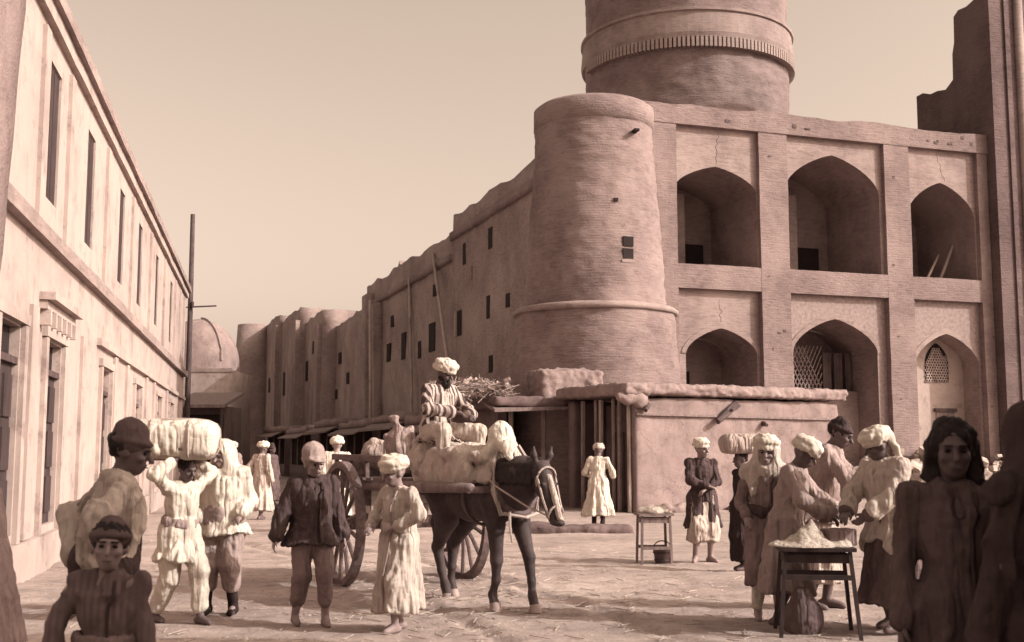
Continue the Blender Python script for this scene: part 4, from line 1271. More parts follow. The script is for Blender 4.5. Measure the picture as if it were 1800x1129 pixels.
        E((0, -.088, -.062), (.026, .014, .007), .006); E((0, -.085, -.075), (.022, .014, .007), .006)
        for q in (-1, 1): E((q * .078, .012, -.01), (.012, .024, .034), .008)
        s.bodyobj = s.out(f, 'body', s.skin)
        # eyes
        for q in (-1, 1):
            e = Field(s.h(q * .032, -.085, 0) - .03, s.h(q * .032, -.085, 0) + .03, .004)
            e.ell(s.h(q * .032, -.085, -.001), np.array((.013, .008, .008)) * s.hs, 0, 'add', s.HM)
            s.out(e, 'eye', 'eye')
        bmn, bmx = s.h(0, -.1, -.02) - .09, s.h(0, -.1, -.02) + .09
        for q in (-1, 1):
            e = Field(bmn, bmx, .005)
            e.cone(s.h(q * .014, -.101, .019), s.h(q * .046, -.091, .02), .0055 * s.hs, .004 * s.hs, .003)
            s.out(e, 'eyebrow', 'hair')
        e = Field(bmn - .03, bmx, .004)
        e.cone(s.h(-.02, -.1, -.069), s.h(.02, -.1, -.069), .0042 * s.hs, .0042 * s.hs, .002)
        s.out(e, 'lips', 'skin_dark')
    def hand(s, f, i):
        sg = -1 if i == 0 else 1
        d = s.wr[i] - s.el[i]; d /= np.linalg.norm(d)
        side_ = np.cross(d, np.array((0, 0, 1.0)) if abs(d[2]) < .8 else np.array((0, -1.0, 0))); side_ /= np.linalg.norm(side_)
        nrm = np.cross(d, side_)
        if nrm @ (np.array((0, 0, .93)) + s.pel * 0 - np.array((s.wr[i][0], 0, 0))) < 0: pass
        pin = np.array((-sg, 0, 0)); 
        # palm faces the body when the arm hangs; otherwise down
        pn = pin - d * (pin @ d) if abs(d[2]) > .6 else np.array((0, 0, -1.0)) - d * (-d[2])
        pn /= np.linalg.norm(pn) + 1e-9
        sd = np.cross(d, pn)
        if abs(d[2]) > .6:
            if sd[1] > 0: sd = -sd           # thumb side to the front
        elif sd @ np.array((-sg, 0, 0)) < 0: sd = -sd
        p0 = s.wr[i] + d * .02; p1 = s.wr[i] + d * .085
        f.cone(p0, p1, .03, .036, .02, flat=(pn, .5))
        for q, (o, ln) in enumerate(((.028, .075), (.009, .083), (-.01, .078), (-.028, .06))):
            b = s.wr[i] + d * .088 + sd * o
            dd = d * math.cos(s.curl * .5) + pn * math.sin(s.curl * .5); m = b + dd * ln * .5
            de = d * math.cos(s.curl * 1.4) + pn * math.sin(s.curl * 1.4); e = m + de * ln * .5
            f.chain([b, m, e], [.0095, .009, .0075], .004)
        t0 = s.wr[i] + d * .03 + sd * .03; t1 = s.wr[i] + d * .07 + sd * .055 + pn * .01; t2 = s.wr[i] + d * .1 + sd * .052 + pn * .025
        f.chain([t0, t1, t2], [.013, .011, .009], .008)
    def ctr(s, hem=None, drag=.75):
        fm = (s.feet[0] + s.feet[1]) / 2
        def c(z):
            if z >= s.pel[2]:
                if s.chest[2] - s.pel[2] < .05: return s.pel[0], s.pel[1]
                q = (z - s.pel[2]) / (s.chest[2] - s.pel[2])
                p = s.pel + (s.chest - s.pel) * q
            else:
                q = (s.pel[2] - z) / max(s.pel[2], .2)
                p = s.pel + (fm - s.pel) * q * drag
            return p[0], p[1]
        return c
    def robe(s, m, hem=.18, w=1.0, hemw=.27, hemd=None, amp=.09, sleeves=(1, 1), sw=1.0, gap=None, name='robe', belt=False, grow=0.0, waist=1.0, rough=.006, top=True, cuff=1.0, folds=(7, 11), hemn=.015, coll=True, amp0=.02, vneck=True, band=0, bandm='cloth_mid'):
        w *= .95; sw *= .88
        f = s.field(s.lo - .06, s.hi + .06)
        c3 = s.chest[2]; n3 = s.nk[2]; p3 = s.pel[2]
        hemd = hemd or hemw * .8
        g = grow
        secs = [(n3 + .0, .062 + g, .062 + g), (n3 - .06, .12 * w + g, .088 + g), (c3 + .04, .172 * w + g, .125 + g), (c3 - .08, .172 * w + g, .14 + g), (p3 + .15, .152 * w * waist + g, .128 * waist + g), (p3 + .0, .178 * w + g, .15 + g)]
        if hem < p3 - .05:
            secs.append((hem, hemw + g, hemd + g))
            zz = (hem + p3) / 2
            secs.append((zz, (.178 * w + hemw) / 2 * .98 + g, (.15 + hemd) / 2 * .98 + g))
        secs = [q for q in secs if q[0] >= hem] + ([] if hem < p3 - .05 else [(hem, .17 * w + g, .14 + g)])
        if gap is None and coll and vneck: gap = lambda z: max(0.0, min(.05, (z - (c3 + .0)) * .36)) if z < n3 + .02 else .05
        f.loft(secs, s.ctr(), folds, amp, amp0, s.seed, .02, hemn, gap)
        f.cone(s.nk + (0, 0, -.055), s.sh[0], .068 + g, .058 * (.5 + .5 * sw) + g, .05); f.cone(s.nk + (0, 0, -.055), s.sh[1], .068 + g, .058 * (.5 + .5 * sw) + g, .05)
        for i in (0, 1):
            L = sleeves[i]
            if L <= 0: continue
            r = .066 * sw + g
            f.cone(s.sh[i] + (0, 0, -.01), s.el[i], r * .9, r * .9, .045)
            e = s.el[i] + (s.wr[i] - s.el[i]) * min(L, 1) * .97
            f.cone(s.el[i], e, r * .95, r * .82 * cuff, .03)
        if coll: 
            f.torus(s.nk + s.M @ np.array((0, 0, .0)), .062 + g, .016, s.M, .02)
        if hem < .6:
            for i in (0, 1):
                kz = s.kn[i] if s.kn[i][2] > hem else s.hp[i] + (s.kn[i] - s.hp[i]) * .6
                f.cone(s.hp[i], kz, .115, .1, .06)
                if s.kn[i][2] > hem + .1:
                    q = (s.kn[i][2] - hem - .08) / max(s.kn[i][2] - s.feet[i][2], .05)
                    f.cone(s.kn[i], s.kn[i] + (s.feet[i] - s.kn[i]) * min(max(q, 0), .95), .1, .09, .06)
        o = s.out(f, name, m, rough, 13, fold=.016)
        if band:
            V = np.empty(len(o.data.vertices) * 3, np.float32); o.data.vertices.foreach_get('co', V); V = V.reshape(-1, 3) / s.k
            cf = s.ctr()
            for q in ((-1, 1) if band > 1 else (1,)):
                pts = []
                for z in np.linspace(n3 - .03, hem + .03, 26):
                    cx = cf(float(z))[0] + q * (.012 + (.05 if z > c3 else .05 * (1 - 0) * .45))
                    m_ = (np.abs(V[:, 2] - z) < .025) & (np.abs(V[:, 0] - cx) < .03)
                    if m_.any(): pts.append((cx, float(V[m_, 1].min()) - .002, float(z)))
                if len(pts) > 4:
                    P_ = np.array(pts); P_[1:-1, 1] = (P_[:-2, 1] + P_[1:-1, 1] + P_[2:, 1]) / 3
                    MB().tube([tuple(p * s.k) for p in P_], .011 * s.k, 6).build('front_edge', bandm, s.root, smooth=True)
        return o
    def trousers(s, m, w=1.0, end=.9, name='trousers', rough=.006):
        f = s.field(s.lo - .04, s.hi)
        f.cone(s.pel + (0, 0, .06), s.pel + (0, 0, -.08), .15 * w, .14 * w, .05)
        f.ell(s.pel, (.17 * w, .135 * w, .15), .04)
        for i in (0, 1):
            e = s.kn[i] + (s.feet[i] - s.kn[i]) * end
            f.cone(s.hp[i], s.kn[i], .115 * w, .082 * w, .04); f.cone(s.kn[i], e, .082 * w, .068 * w, .03)
        return s.out(f, name, m, rough, 11, (1, 1, .6), fold=.006)
    def boots(s, m, name='boots', top=.75):
        f = s.field()
        for i in (0, 1):
            t = s.feet[i] + (s.kn[i] - s.feet[i]) * top
            f.cone(t, s.feet[i], .06, .05, .02)
            a = R(s.toes[i]); fd = np.array((math.sin(a), -math.cos(a), 0)); b = s.feet[i] - (0, 0, .075)
            f.cone(b + fd * -.05 + (0, 0, .04), b + fd * .17 + (0, 0, .028), .045, .034, .03)
        return s.out(f, name, m, .003, 20)
    def sash(s, m, z=.14, r=.03, gw=1.0, g=0.0):
        f = s.field(s.lo, s.hi)
        c = s.pel + s.M @ np.array((0, 0, z))
        x = .155 * gw + g
        for k in range(3): f.torus(c + (0, 0, (k - 1) * .03), x, r, s.M @ rotm(0, 4 * (k - 1), 3), .012, .85)
        f.ell(c + s.M @ np.array((-.05, -.14 - g, -.02)), (.035, .03, .05), .02)
        return s.out(f, 'sash', m, .005, 18)
    def turban(s, m, big=1.0, tail=0, tilt=0, name='turban'):
        c = s.h(0, .008, .075)
        f = Field(c - .24, c + .24, min(s.vox, .011))
        f.ell(s.h(0, .008, .095), np.array((.088, .1, .07)) * s.hs * (1 + (big - 1) * .6), .01, 'add', s.HM)
        for k, (dz, rr, th, a, b) in enumerate(((.052, .086, .028, 7, 5), (.075, .09, .032, -8, -6), (.1, .083, .03, 6, 9), (.125, .062, .028, -5, 4))):
            f.torus(s.h(0, .008, .0 + dz), rr * s.hs * (.6 + .4 * big), th * s.hs * big, s.HM @ rotm(0, a + tilt, b), .014, 1.14)
        for k in range(tail):
            f.chain([s.h(.05, .1, .05), s.h(.06, .13, -.06), s.h(.07, .12, -.2)], [.03, .028, .018], .02)
        return s.out(f, name, m, .008 * big, 26)
    def skullcap(s, m, hh=.085, name='skullcap', r=.084, brim=0.0, flare=.8, tilt=0):
        c = s.h(0, 0, .08)
        f = Field(c - .24, c + .24, min(s.vox, .01))
        a = s.h(0, .012, .05); b = s.h(0, .02, .05 + hh)
        f.cone(a, b, r * s.hs * 1.06, r * s.hs * flare, .01)
        f.ell(s.h(0, .012, .048), np.array((r * 1.1, r * 1.3, .035)) * s.hs, .012, 'add', s.HM)
        if brim: f.ell(s.h(0, -.09, .045), np.array((.075, .075, .012)) * s.hs, .01, 'add', s.HM @ rotm(0, 10, 0))
        return s.out(f, name, m, .003, 30)
    def hair(s, m='hair', long=0.0, vol=1.0):
        c = s.h(0, 0, 0)
        f = Field(c - .36, c + .26, min(s.vox, .011))
        f.ell(s.h(0, .024, .038), np.array((.086, .1, .092)) * s.hs * vol, .01, 'add', s.HM)
        if long:
            for q in (-1, 1): f.chain([s.h(q * .07, .03, .02), s.h(q * .085, .04, -.1), s.h(q * .08, .03, -.1 - long)], [.04, .036, .025], .03)
            f.ell(s.h(0, .07, -.06), np.array((.085, .045, .13)) * s.hs, .03, 'add', s.HM)
        f.ell(s.h(0, -.075, -.03), np.array((.062, .07, .085)) * s.hs, .012, 'sub', s.HM)
        return s.out(f, 'hair', m, .006, 40)
    def beard(s, m='hair', L=.05):
        c = s.h(0, -.06, -.09)
        f = Field(c - .16, c + .16, .009)
        f.ell(s.h(0, -.055, -.1), np.array((.048, .042, .045 + L * .5)) * s.hs, .02, 'add', s.HM)
        f.cone(s.h(-.06, -.01, -.05), s.h(0, -.07, -.1), .022, .028, .02); f.cone(s.h(.06, -.01, -.05), s.h(0, -.07, -.1), .022, .028, .02)
        f.cone(s.h(-.028, -.098, -.057), s.h(.028, -.098, -.057), .007, .007, .01)
        return s.out(f, 'beard', m, .006, 40)
    def hood(s, m, drop=.35, wide=1.0, name='head_shawl', peak=.0, rough=.006):
        """cloth over the head falling on the shoulders, face left open"""
        f = s.field(s.lo - .08, s.hi + .1)
        f.ell(s.h(0, .02, .035), np.array((.105, .125, .115)) * s.hs, .02, 'add', s.HM)
        if peak: f.ell(s.h(0, .04, .1), np.array((.07, .08, .1 * peak)) * s.hs, .05, 'add', s.HM)
        n = s.nk
        f.cone(s.h(0, .04, -.02), n + (0, .03, .0), .115 * s.hs, .12, .06)
        f.cone(n + (0, .02, -.02), s.sh[0] + (-.01, 0, 0), .1, .095 * wide, .06); f.cone(n + (0, .02, -.02), s.sh[1] + (.01, 0, 0), .1, .095 * wide, .06)
        f.cone(n + (0, .03, -.05), s.chest + s.M @ np.array((0, .05, -drop)), .15, .15 * wide, .06)
        for q in (-1, 1): f.chain([s.h(q * .08, .0, -.08), n + np.array((q * .12, -.06, -.12)), n + np.array((q * .12, -.1, -.12 - drop))], [.045, .045, .035], .05)
        f.ell(s.h(0, -.09, -.02), np.array((.064, .1, .1)) * s.hs, .02, 'sub', s.HM)
        return s.out(f, name, m, rough, 12)

def P(u, vfoot): 
    g = on_ground(u, vfoot); return (g.x, g.y)

# ---- boy in white robe and turban crossing the square
f = Fig('boy in long white robe and turban, hand on hip, before the cart', P(703, 1108), -38, 1.44, (4, 0), (-16, 6, 0), ((-.07, .08), (.07, -.14)), ((-.2, -.24, 1.04), (.14, -.2, 1.05)), ((-.6, .5, -.3), (1, .25, 0)), .012, 1.14, skin='skin', toes=(-10, 0), seed=3)
f.robe('cloth_pale', .2, 1.0, .25, .24, .15, (1, 1), 1.12, None, amp0=.03, folds=(6, 10), band=1, bandm='cloth_sand'); f.turban('wrap_white', 1.05); f.sash('cloth_pale', .12, .026, 1.05)
# ---- boy in dark jacket and cap
f = Fig('boy in dark jacket, rolled trousers and soft pale cap, walking before the wheel', P(545, 1098), 22, 1.52, (3, 0), (14, 4, -4), ((-.13, .1), (.12, -.12)), ((-.36, -.02, .84), (.3, -.05, .86)), None, .012, 1.1, seed=4)
f.robe('cloth_dark', .78, 1.12, sleeves=(1, 1), sw=1.15, amp=.05, name='jacket', waist=1.1, grow=.018, band=1, bandm='cloth_black'); f.trousers('cloth_grey', 1.0, .62); f.skullcap('felt_sand', .05, 'cap', .095, .6, 1.05); f.hair()
# ---- hooded boy
f = Fig('boy with white cloth over his head, pale shirt and baggy grey trousers', P(385, 1082), 2, 1.56, (2, 0), (-26, 5, 0), ((-.13, .03), (.14, 0)), ((-.24, -.12, .95), (.22, -.14, 1.0)), None, .013, 1.06, seed=5)
f.robe('cloth_white', .8, 1.1, amp=.06, name='shirt', sw=1.1, grow=.035); f.trousers('cloth_sand', 1.28, .45); f.hood('cloth_white', .42, 1.1, peak=.5); f.boots('cloth_black', 'dark_stockings', .85); f.hair()
# ---- porter with great bundle on his head
pp4 = P(308, 1096)
f4 = Fig('porter in ragged white shirt striding under the great pale bundle', pp4, 52, 1.5, (6, 0), (0, 10, 0), ((-.1, .22), (.1, -.26)), ((-.2, -.2, 1.62), (.2, -.02, 1.6)), ((-1, -.1, 0), (1, .3, 0)), .012, skin='skin_dark', seed=6)
f4.robe('cloth_white', .62, 1.05, .25, .24, .09, (.75, .75), 1.2, name='shirt', amp0=.03); f4.trousers('cloth_white', 1.2, .75); f4.sash('cloth_sand', .1, .026, 1.08); f4.hair()
def bundle(label, c, r, m='sackcloth', seed=0, rz=0, vox=.02, flat=1.0):
    f = Field(np.array(r) * -1.35, np.array(r) * 1.35, vox)
    r = np.array(r, float)
    f.box((0, 0, 0), r * np.array((.95, .95, .86)), min(r) * .55, 0)
    f.ell((-r[0] * .55, -r[1] * .1, r[2] * .2), r * np.array((.55, .8, .75)), .06); f.ell((r[0] * .3, 0, r[2] * .35), r * np.array((.6, .8, .6)), .08)
    rs = np.random.RandomState(seed)
    for k in range(5):       # binding creases
        a = rs.uniform(-1, 1, 3) * r * .9; b = rs.uniform(-1, 1, 3) * r * .9; a[2] = r[2] * .9; b[1] = -r[1] * .95; b[2] = -r[2] * .6
        f.cone(a, b, .008, .008, .03, 'sub')
    o = f.obj('bundle', m, None, 1.0, min(r) * .09, 5.5, seed, (1, 1, .6), loc=c, rz=rz, ridge=1.0)
    def loop(fx):
        pts = []
        for q in np.linspace(0, 2 * math.pi, 29):
            cu, su = math.cos(q), math.sin(q)
            k = (abs(cu) ** 4 + abs(su) ** 4) ** -.25
            pts.append(fx(cu * k, su * k))
        MB().tube(pts, .011, 5).build('rope', 'rope', o)
    for x in (-.42, .38): loop(lambda u, v: (r[0] * x, r[1] * 1.0 * u, r[2] * (.93 * v + .06)))
    loop(lambda u, v: (r[0] * 1.0 * u, r[1] * .15, r[2] * (.95 * v + .08)))
    tag(o, label, 'bundle'); return o
hz = f4.root.location.z + (f4.hc[2] + .1) * f4.k
bundle('great pale cloth bundle balanced on the striding porter\'s head', (pp4[0] - .05, pp4[1] - .05, hz + .16), (.4, .27, .19), 'cloth_white', 3, .15)
# ---- man in round cap with hand on hip, close by in the shade
f = Fig('man in round dark cap and grey jacket, hands behind his hips, seen from the side', (x_at(190, 6.2, 900), 6.2), 118, 1.655, (7, 0), (-22, 4, 0), ((-.1, .05), (.12, -.05)), ((-.21, .1, 1.0), (.2, .13, 1.0)), ((-1, .7, 0), (1, .7, 0)), .011, 1.05, skin='skin_dark', seed=7)
f.robe('cloth_pale', .72, 1.15, sleeves=(1, 1), sw=1.2, amp=.07, name='jacket', waist=1.1, amp0=.03, band=1, bandm='cloth_dark', rough=.013); f.trousers('cloth_dark', 1.2, .95); f.skullcap('felt_mid', .04, 'round_cap', .092, 0, .95); f.hair(); f.boots('cloth_black', 'boots', .3)
# ---- small boy nearest
f = Fig('small boy in thick dark quilted robe facing out, beside the man in round cap', (x_at(190, 5.1, 1000), 5.1), 8, 1.17, (0, 0), (6, -4, 3), ((-.1, 0), (.1, 0)), ((-.3, -.1, .88), (.25, -.06, .84)), ((-1, .3, .2), None), .012, 1.3, seed=8)
f.robe('quilt', .12, 1.05, .3, .26, .1, (1.1, 1.15), 1.08, None, amp0=.04, cuff=1.15, rough=.013, band=1, bandm='felt_dark'); f.sash('cloth_grey', .1, .028, 1.1); f.skullcap('felt_mid', .03, 'skullcap', .088); f.hair(vol=1.05)
# ---- figure cut by the picture's edge
f = Fig('person in long shaded robe standing next to the gate pier', (x_at(-14, 8.3, 1000), 8.3), -75, 1.5, (8, 0), (0, 12, 0), ((-.12, .05), (.12, -.1)), ((-.2, -.2, .9), (.26, -.24, .8)), None, .013, skin='skin_dark', seed=9)
f.robe('cloth_grey', .2, 1.2, .36, .32, .08, (1.1, 1.1), 1.5, None, cuff=1.3, amp0=.02); f.turban('wrap_sand', 1.0)
# ---- far passers-by
f = Fig('man in long open coat and white turban walking alone down the far street', P(457, 914), 150, 1.72, (3, 0), (0, 0, 0), ((-.1, .12), (.1, -.12)), (None, (.2, -.1, 1.05)), None, .018, skin='skin_dark', seed=10)
f.robe('cloth_pale', .2, 1.05, .31, .26, .14, (1, 1), 1.15, None, amp0=.02, band=2, bandm='cloth_dark'); f.turban('wrap_white', 1.1)
f2 = f.field(); 
f = Fig('man in pale robe and greyish turban walking behind the hooded boy', P(404, 905), 35, 1.72, (2, 0), (0, 0, 0), ((-.1, .05), (.1, -.05)), vox=.018, skin='skin', seed=11)
f.robe('cloth_sand', .18, 1.1, .3, .26, .1, (1, 1), 1.3); f.turban('wrap_pale', 1.1)
f = Fig('person in white shirt and turban seen from the back beyond the cart', P(590, 935), 190, 1.78, (0, 0), (0, 0, 0), vox=.018, seed=12)
f.robe('cloth_white', .3, 1.15, .28, .25, .06, (1, 1), 1.3); f.turban('wrap_white', 1.15)
f = Fig('person in dark robe by the far stalls near the passer-by in an open coat', (x_at(478, 33), 33.0), 60, 1.68, vox=.02, skin='skin_dark', seed=31)
f.robe('cloth_mid', .15, 1.1, .3, .26, .08); f.skullcap('felt_dark')
# ---- man walking to the dark shop
f = Fig('man in long white robe and round turban walking towards the dark shop, back turned', P(1052, 924), 168, 1.68, (6, 0), (0, 8, 0), ((-.1, .1), (.1, -.1)), ((-.28, -.24, 1.02), (.22, -.25, 1.05)), None, .017, skin='skin_dark', seed=13)
f.robe('cloth_white', .22, 1.05, .32, .27, .16, (1, 1), 1.15, None, amp0=.03); f.turban('wrap_pale', 1.0, 0); f.boots('cloth_black', 'boots', .5)
# ---- boy at the mud wall
f = Fig('boy in dark tunic and white cap, arms folded, by the lit mud wall', P(1236, 990), 8, 1.66, (0, 0), (30, 4, -6), ((-.12, -.03), (.12, .05)), ((.02, -.22, 1.06), (-.0, -.2, 1.02)), ((-1, .2, -.1), (1, .3, -.2)), .015, 1.04, toes=(-25, 20), seed=14)
f.robe('cloth_dark', .5, .95, .26, .2, .13, (.85, .85), 1.05, lambda z: .05 if z < .85 else 0, amp0=.02, name='tunic', waist=.9); f.robe('cloth_pale', .3, .9, .235, .18, .1, (0, 0), .9, None, name='under_robe', grow=-.012); f.turban('wrap_white', .85)
# ---- porter with bundle, behind
pp14 = P(1310, 1006)
f14 = Fig('slim person in long black robe carrying a pale bundle on the head', pp14, -70, 1.5, (2, 0), (0, 0, 0), ((-.08, .03), (.08, -.03)), ((-.2, -.05, .92), (.16, -.1, 1.0)), None, .014, skin='skin_dark', seed=15)
f14.robe('cloth_black', .14, .92, .2, .2, .08, (1, 1), 1.0); f14.hair()
hz = f14.root.location.z + (f14.hc[2] + .1) * f14.k
bundle('rounded pale bundle on the head of the slim black-robed person', (pp14[0] - .03, pp14[1], hz + .1), (.25, .19, .13), 'sackcloth', 5, .1)
# ---- boy with robe over shoulders
f = Fig('boy in grey belted tunic with white headcloth, beside the goods table', P(1352, 1088), -10, 1.63, (2, 0), (-4, 4, 4), ((-.1, 0), (.1, -.05)), ((-.2, -.14, .98), (.18, -.17, 1.02)), None, .012, 1.06, seed=16)
f.robe('cloth_grey', .34, .95, .21, .18, .09, (1, 1), 1.05, name='tunic', amp0=.03, band=1); f.trousers('cloth_white', .8, .85); f.sash('cloth_dark', .1, .022, 1.05)
f.hood('cloth_pale', .12, .8, 'headcloth'); f.turban('wrap_white', 1.0, 0, -6, 'turban')
# ---- man bending to the table
f = Fig('man in loose grey robe and pale turban bending over the goods table, back half turned', P(1384, 1096), -118 + 180, 1.66, (14, 0), (8, 14, 0), ((-.12, .06), (.12, -.06)), ((-.1, -.4, 1.0), (.2, -.42, 1.02)), ((-1, .4, -.3), (1, .4, -.3)), .012, skin='skin_dark', seed=17)
f.robe('cloth_sand', .3, 1.1, .28, .25, .12, (1, 1), 1.25, None, amp0=.03, cuff=1.2); f.turban('wrap_white', 1.12)
# ---- man reaching across
f = Fig('bare-headed dark-haired man in pale shirt reaching an arm across behind the table', (x_at(1432, 11.4, 900), 11.4), 62, 1.86, (20, 0), (6, 4, 0), ((-.12, .05), (.12, -.05)), ((.0, -.52, 1.2), (.26, -.5, 1.16)), ((-.4, .2, -1), (.6, .2, -.8)), .013, skin='skin_dark', seed=18)
f.robe('cloth_sand', .76, 1.25, amp=.04, sleeves=(.9, .9), sw=1.35, name='shirt'); f.robe('cloth_pale', .25, 1.0, .26, .24, .1, (0, 0), .8, name='skirt_robe', coll=False, grow=-.01); f.skullcap('felt_dark', .035, 'skullcap', .088); f.hair()
# ---- man with shawl
f = Fig('man in white turban, white shawl and long dark pleated robe behind goods table', P(1574, 1108), -62, 1.7, (8, 0), (-22, 10, 0), ((-.12, .08), (.12, -.08)), ((-.16, -.36, 1.0), (.1, -.36, .98)), ((-1, .3, -.4), (1, .2, -.4)), .012, skin='skin_dark', seed=19)
f.robe('cloth_mid', .22, 1.1, .32, .28, .13, (1, 1), 1.2, None, amp0=.02, folds=(8, 13)); f.turban('wrap_white', 1.12, 1)
f.robe('cloth_pale', .72, 1.22, .27, .23, .1, (.8, .8), 1.18, None, name='shawl', grow=.015, amp0=.03, cuff=1.1, hemn=.05)
# ---- two shaded figures
f = Fig('woman with dark loose hair and plain dark dress standing in the shade', (x_at(1678, 4.9, 900), 4.9), -6, 1.63, (0, 0), (-8, 2, 0), ((-.1, 0), (.1, 0)), ((-.25, -.05, .83), (.25, -.05, .83)), None, vox=.011, skin='skin_dark', seed=20, hs=1.04)
f.robe('cloth_mid', .12, .92, .27, .24, .12, (1, 1), 1.0, name='dress', amp0=.03, band=1, bandm='cloth_dark', rough=.009); f.hair('hair', .1, 1.1)
f = Fig('figure in black shawl and robe seen from the back at the edge of the shade', (x_at(1836, 4.3, 900), 4.3), 200, 1.66, (0, 0), (0, 0, 0), vox=.012, skin='skin_dark', seed=21, hs=1.05)
f.robe('cloth_dark', .1, .98, .3, .26, .1, (1, 1), 1.05, rough=.009, amp0=.03); f.hood('cloth_dark', .1, .75, rough=.009)

# ================================================================== HORSE, CART, DRIVER, LOAD
HA = R(-57)
HO = Vector((-.27, 11.72, 0)); HO.z = gz(HO.x, HO.y)
horse = thing('horse', 'dark harnessed horse with lowered head between the cart shafts', 'horse', HO, HA)
f = Field((-1.25, -.5, -.03), (1.6, .5, 1.75), .014)
f.chain([(-.62, 0, 1.12), (-.2, 0, 1.07), (.2, 0, 1.06), (.46, 0, 1.12)], [.23, .25, .245, .205], .08)
f.ell((-.58, 0, 1.2), (.3, .25, .2), .08); f.ell((.4, 0, 1.24), (.24, .15, .2), .08)
f.chain([(.42, 0, 1.22), (.72, 0, 1.36), (.98, 0, 1.44)], [.2, .14, .1], .08)
f.cone((.5, 0, 1.05), (.8, 0, 1.25), .16, .1, .08)
f.chain([(1.0, 0, 1.46), (1.12, 0, 1.2), (1.22, 0, .95)], [.095, .076, .055], .03)
f.ell((1.03, 0, 1.32), (.1, .075, .12), .04); f.ell((1.27, 0, .95), (.06, .055, .06), .03)
for q in (-1, 1):
    f.chain([(.99, q * .06, 1.52), (1.0, q * .09, 1.6), (1.02, q * .1, 1.68)], [.026, .032, .008], .015)
    f.ell((1.12, q * .068, 1.33), (.022, .02, .022), .01)
# forelegs: one planted, one stepping out
for q, kx, fx, kz in ((-1, .42, .36, .47), (1, .6, .68, .5)):
    f.chain([(.4, q * .13, 1.02), (.45 if q > 0 else .41, q * .13, .8), (kx, q * .125, kz), ((kx + fx) / 2 + .01, q * .12, .28), (fx - .02, q * .12, .15), (fx + .03, q * .12, .045)], [.15, .088, .056, .038, .04, .05], .03)
for q, hx, fx in ((-1, -.72, -.56), (1, -.86, -.86)):
    f.chain([(-.6, q * .13, 1.08), (-.5 if q < 0 else -.58, q * .15, .82), (hx, q * .13, .52), ((hx + fx) / 2, q * .125, .3), (fx - .01, q * .12, .15), (fx + .04, q * .12, .045)], [.2, .12, .058, .042, .042, .052], .035)
f.chain([(-.84, 0, 1.2), (-.95, 0, 1.05), (-.98, 0, .75), (-.97, 0, .5)], [.05, .05, .055, .025], .04)
body = f.obj('body', 'horse_coat', horse, 1.0, .004, 10, 3)
for fx, q in ((.39, -1), (.71, 1), (-.52, -1), (-.82, 1)):
    MB().lathe([(.062, 0), (.05, .07), (.03, .085)], 12, (fx, q * .12)).build('hoof', 'hoof', horse, smooth=True)
f = Field((.3, -.3, 1.05), (1.2, .15, 1.75), .012)
for k in range(30):
    t = k / 29; x = .5 + .5 * t; z = 1.4 + .12 * t
    rr = .2 - .1 * t; f.chain([(x, 0, z + .02), (x - .01, -rr * .75, z - .03), (x - .03, -rr - .015, z - .17 - .05 * ((k * 7) % 5) / 4)], [.03, .024, .008], .02)
f.obj('mane', 'hair', horse, 1.0, .006, 30, 2)
for q in (-1, 1):
    e = Field((1.05, q * .08 - .05, 1.28), (1.2, q * .08 + .05, 1.4), .006); e.ell((1.12, q * .082, 1.335), (.018, .012, .016), 0); e.obj('eye', 'eye', horse)
# white blaze, bridle, collar, straps
f = Field((.95, -.12, .85), (1.4, .12, 1.5), .009)
f.chain([(1.115, 0, 1.4), (1.22, 0, 1.2), (1.3, 0, 1.0)], [.03, .028, .028], .02)
f.obj('blaze', 'cloth_pale', horse, 1.0, .002, 20, 1)
br = MB()
for (x, z, rx) in ((1.07, 1.4, .105), (1.22, 1.08, .078)):
    ring = [(x + .03 * math.sin(a), rx * math.cos(a), z + .11 * math.sin(a) * (1 if x < 1.1 else .75) - .02) for a in np.linspace(0, 2 * math.pi, 18)]
    br.tube(ring, .011, 5)
for q in (-1, 1): br.tube([(1.08, q * .1, 1.38), (1.15, q * .092, 1.2), (1.22, q * .08, 1.06)], .011, 5)
br.build('bridle', 'rope', horse)
MB().tube([(1.22, -.08, 1.05), (.95, -.14, 1.12), (.55, -.24, 1.2), (.1, -.2, 1.42), (-.3, -.12, 1.62)], .009, 5).build('rein', 'rope', horse)
f = Field((.1, -.45, .7), (.95, .45, 1.65), .014)
f.torus((.52, 0, 1.16), .235, .055, rotm(0, 0, 0) @ np.array(Euler((0, R(66), 0)).to_matrix()), .02, .85)
f.obj('collar', 'leather', horse, 1.0, .008, 12, 4)
hm = MB()
for q in (-1, 1): hm.tube([(.62, q * .2, .92), (.56, q * .25, 1.15), (.48, q * .2, 1.4), (.45, q * .1, 1.56)], [.022, .03, .026, .02], 6)
hm.build('hames', 'pale_wood', horse)
gi = MB(); gi.tube([(0.05 + .01 * math.sin(3 * a), .285 * math.cos(a), 1.08 + .3 * math.sin(a)) for a in np.linspace(0, 2 * math.pi, 30)], .018, 5); gi.build('girth', 'leather', horse)
MB().tube([(.66, -.2, .95), (.74, 0, .92), (.66, .2, .95)], .02, 6).build('breast_strap', 'rope', horse)
MB().tube([(.7, -.16, .98), (.74, -.18, .8), (.76, -.17, .66)], [.014, .012, .01], 5).build('hanging_strap', 'rope', horse)
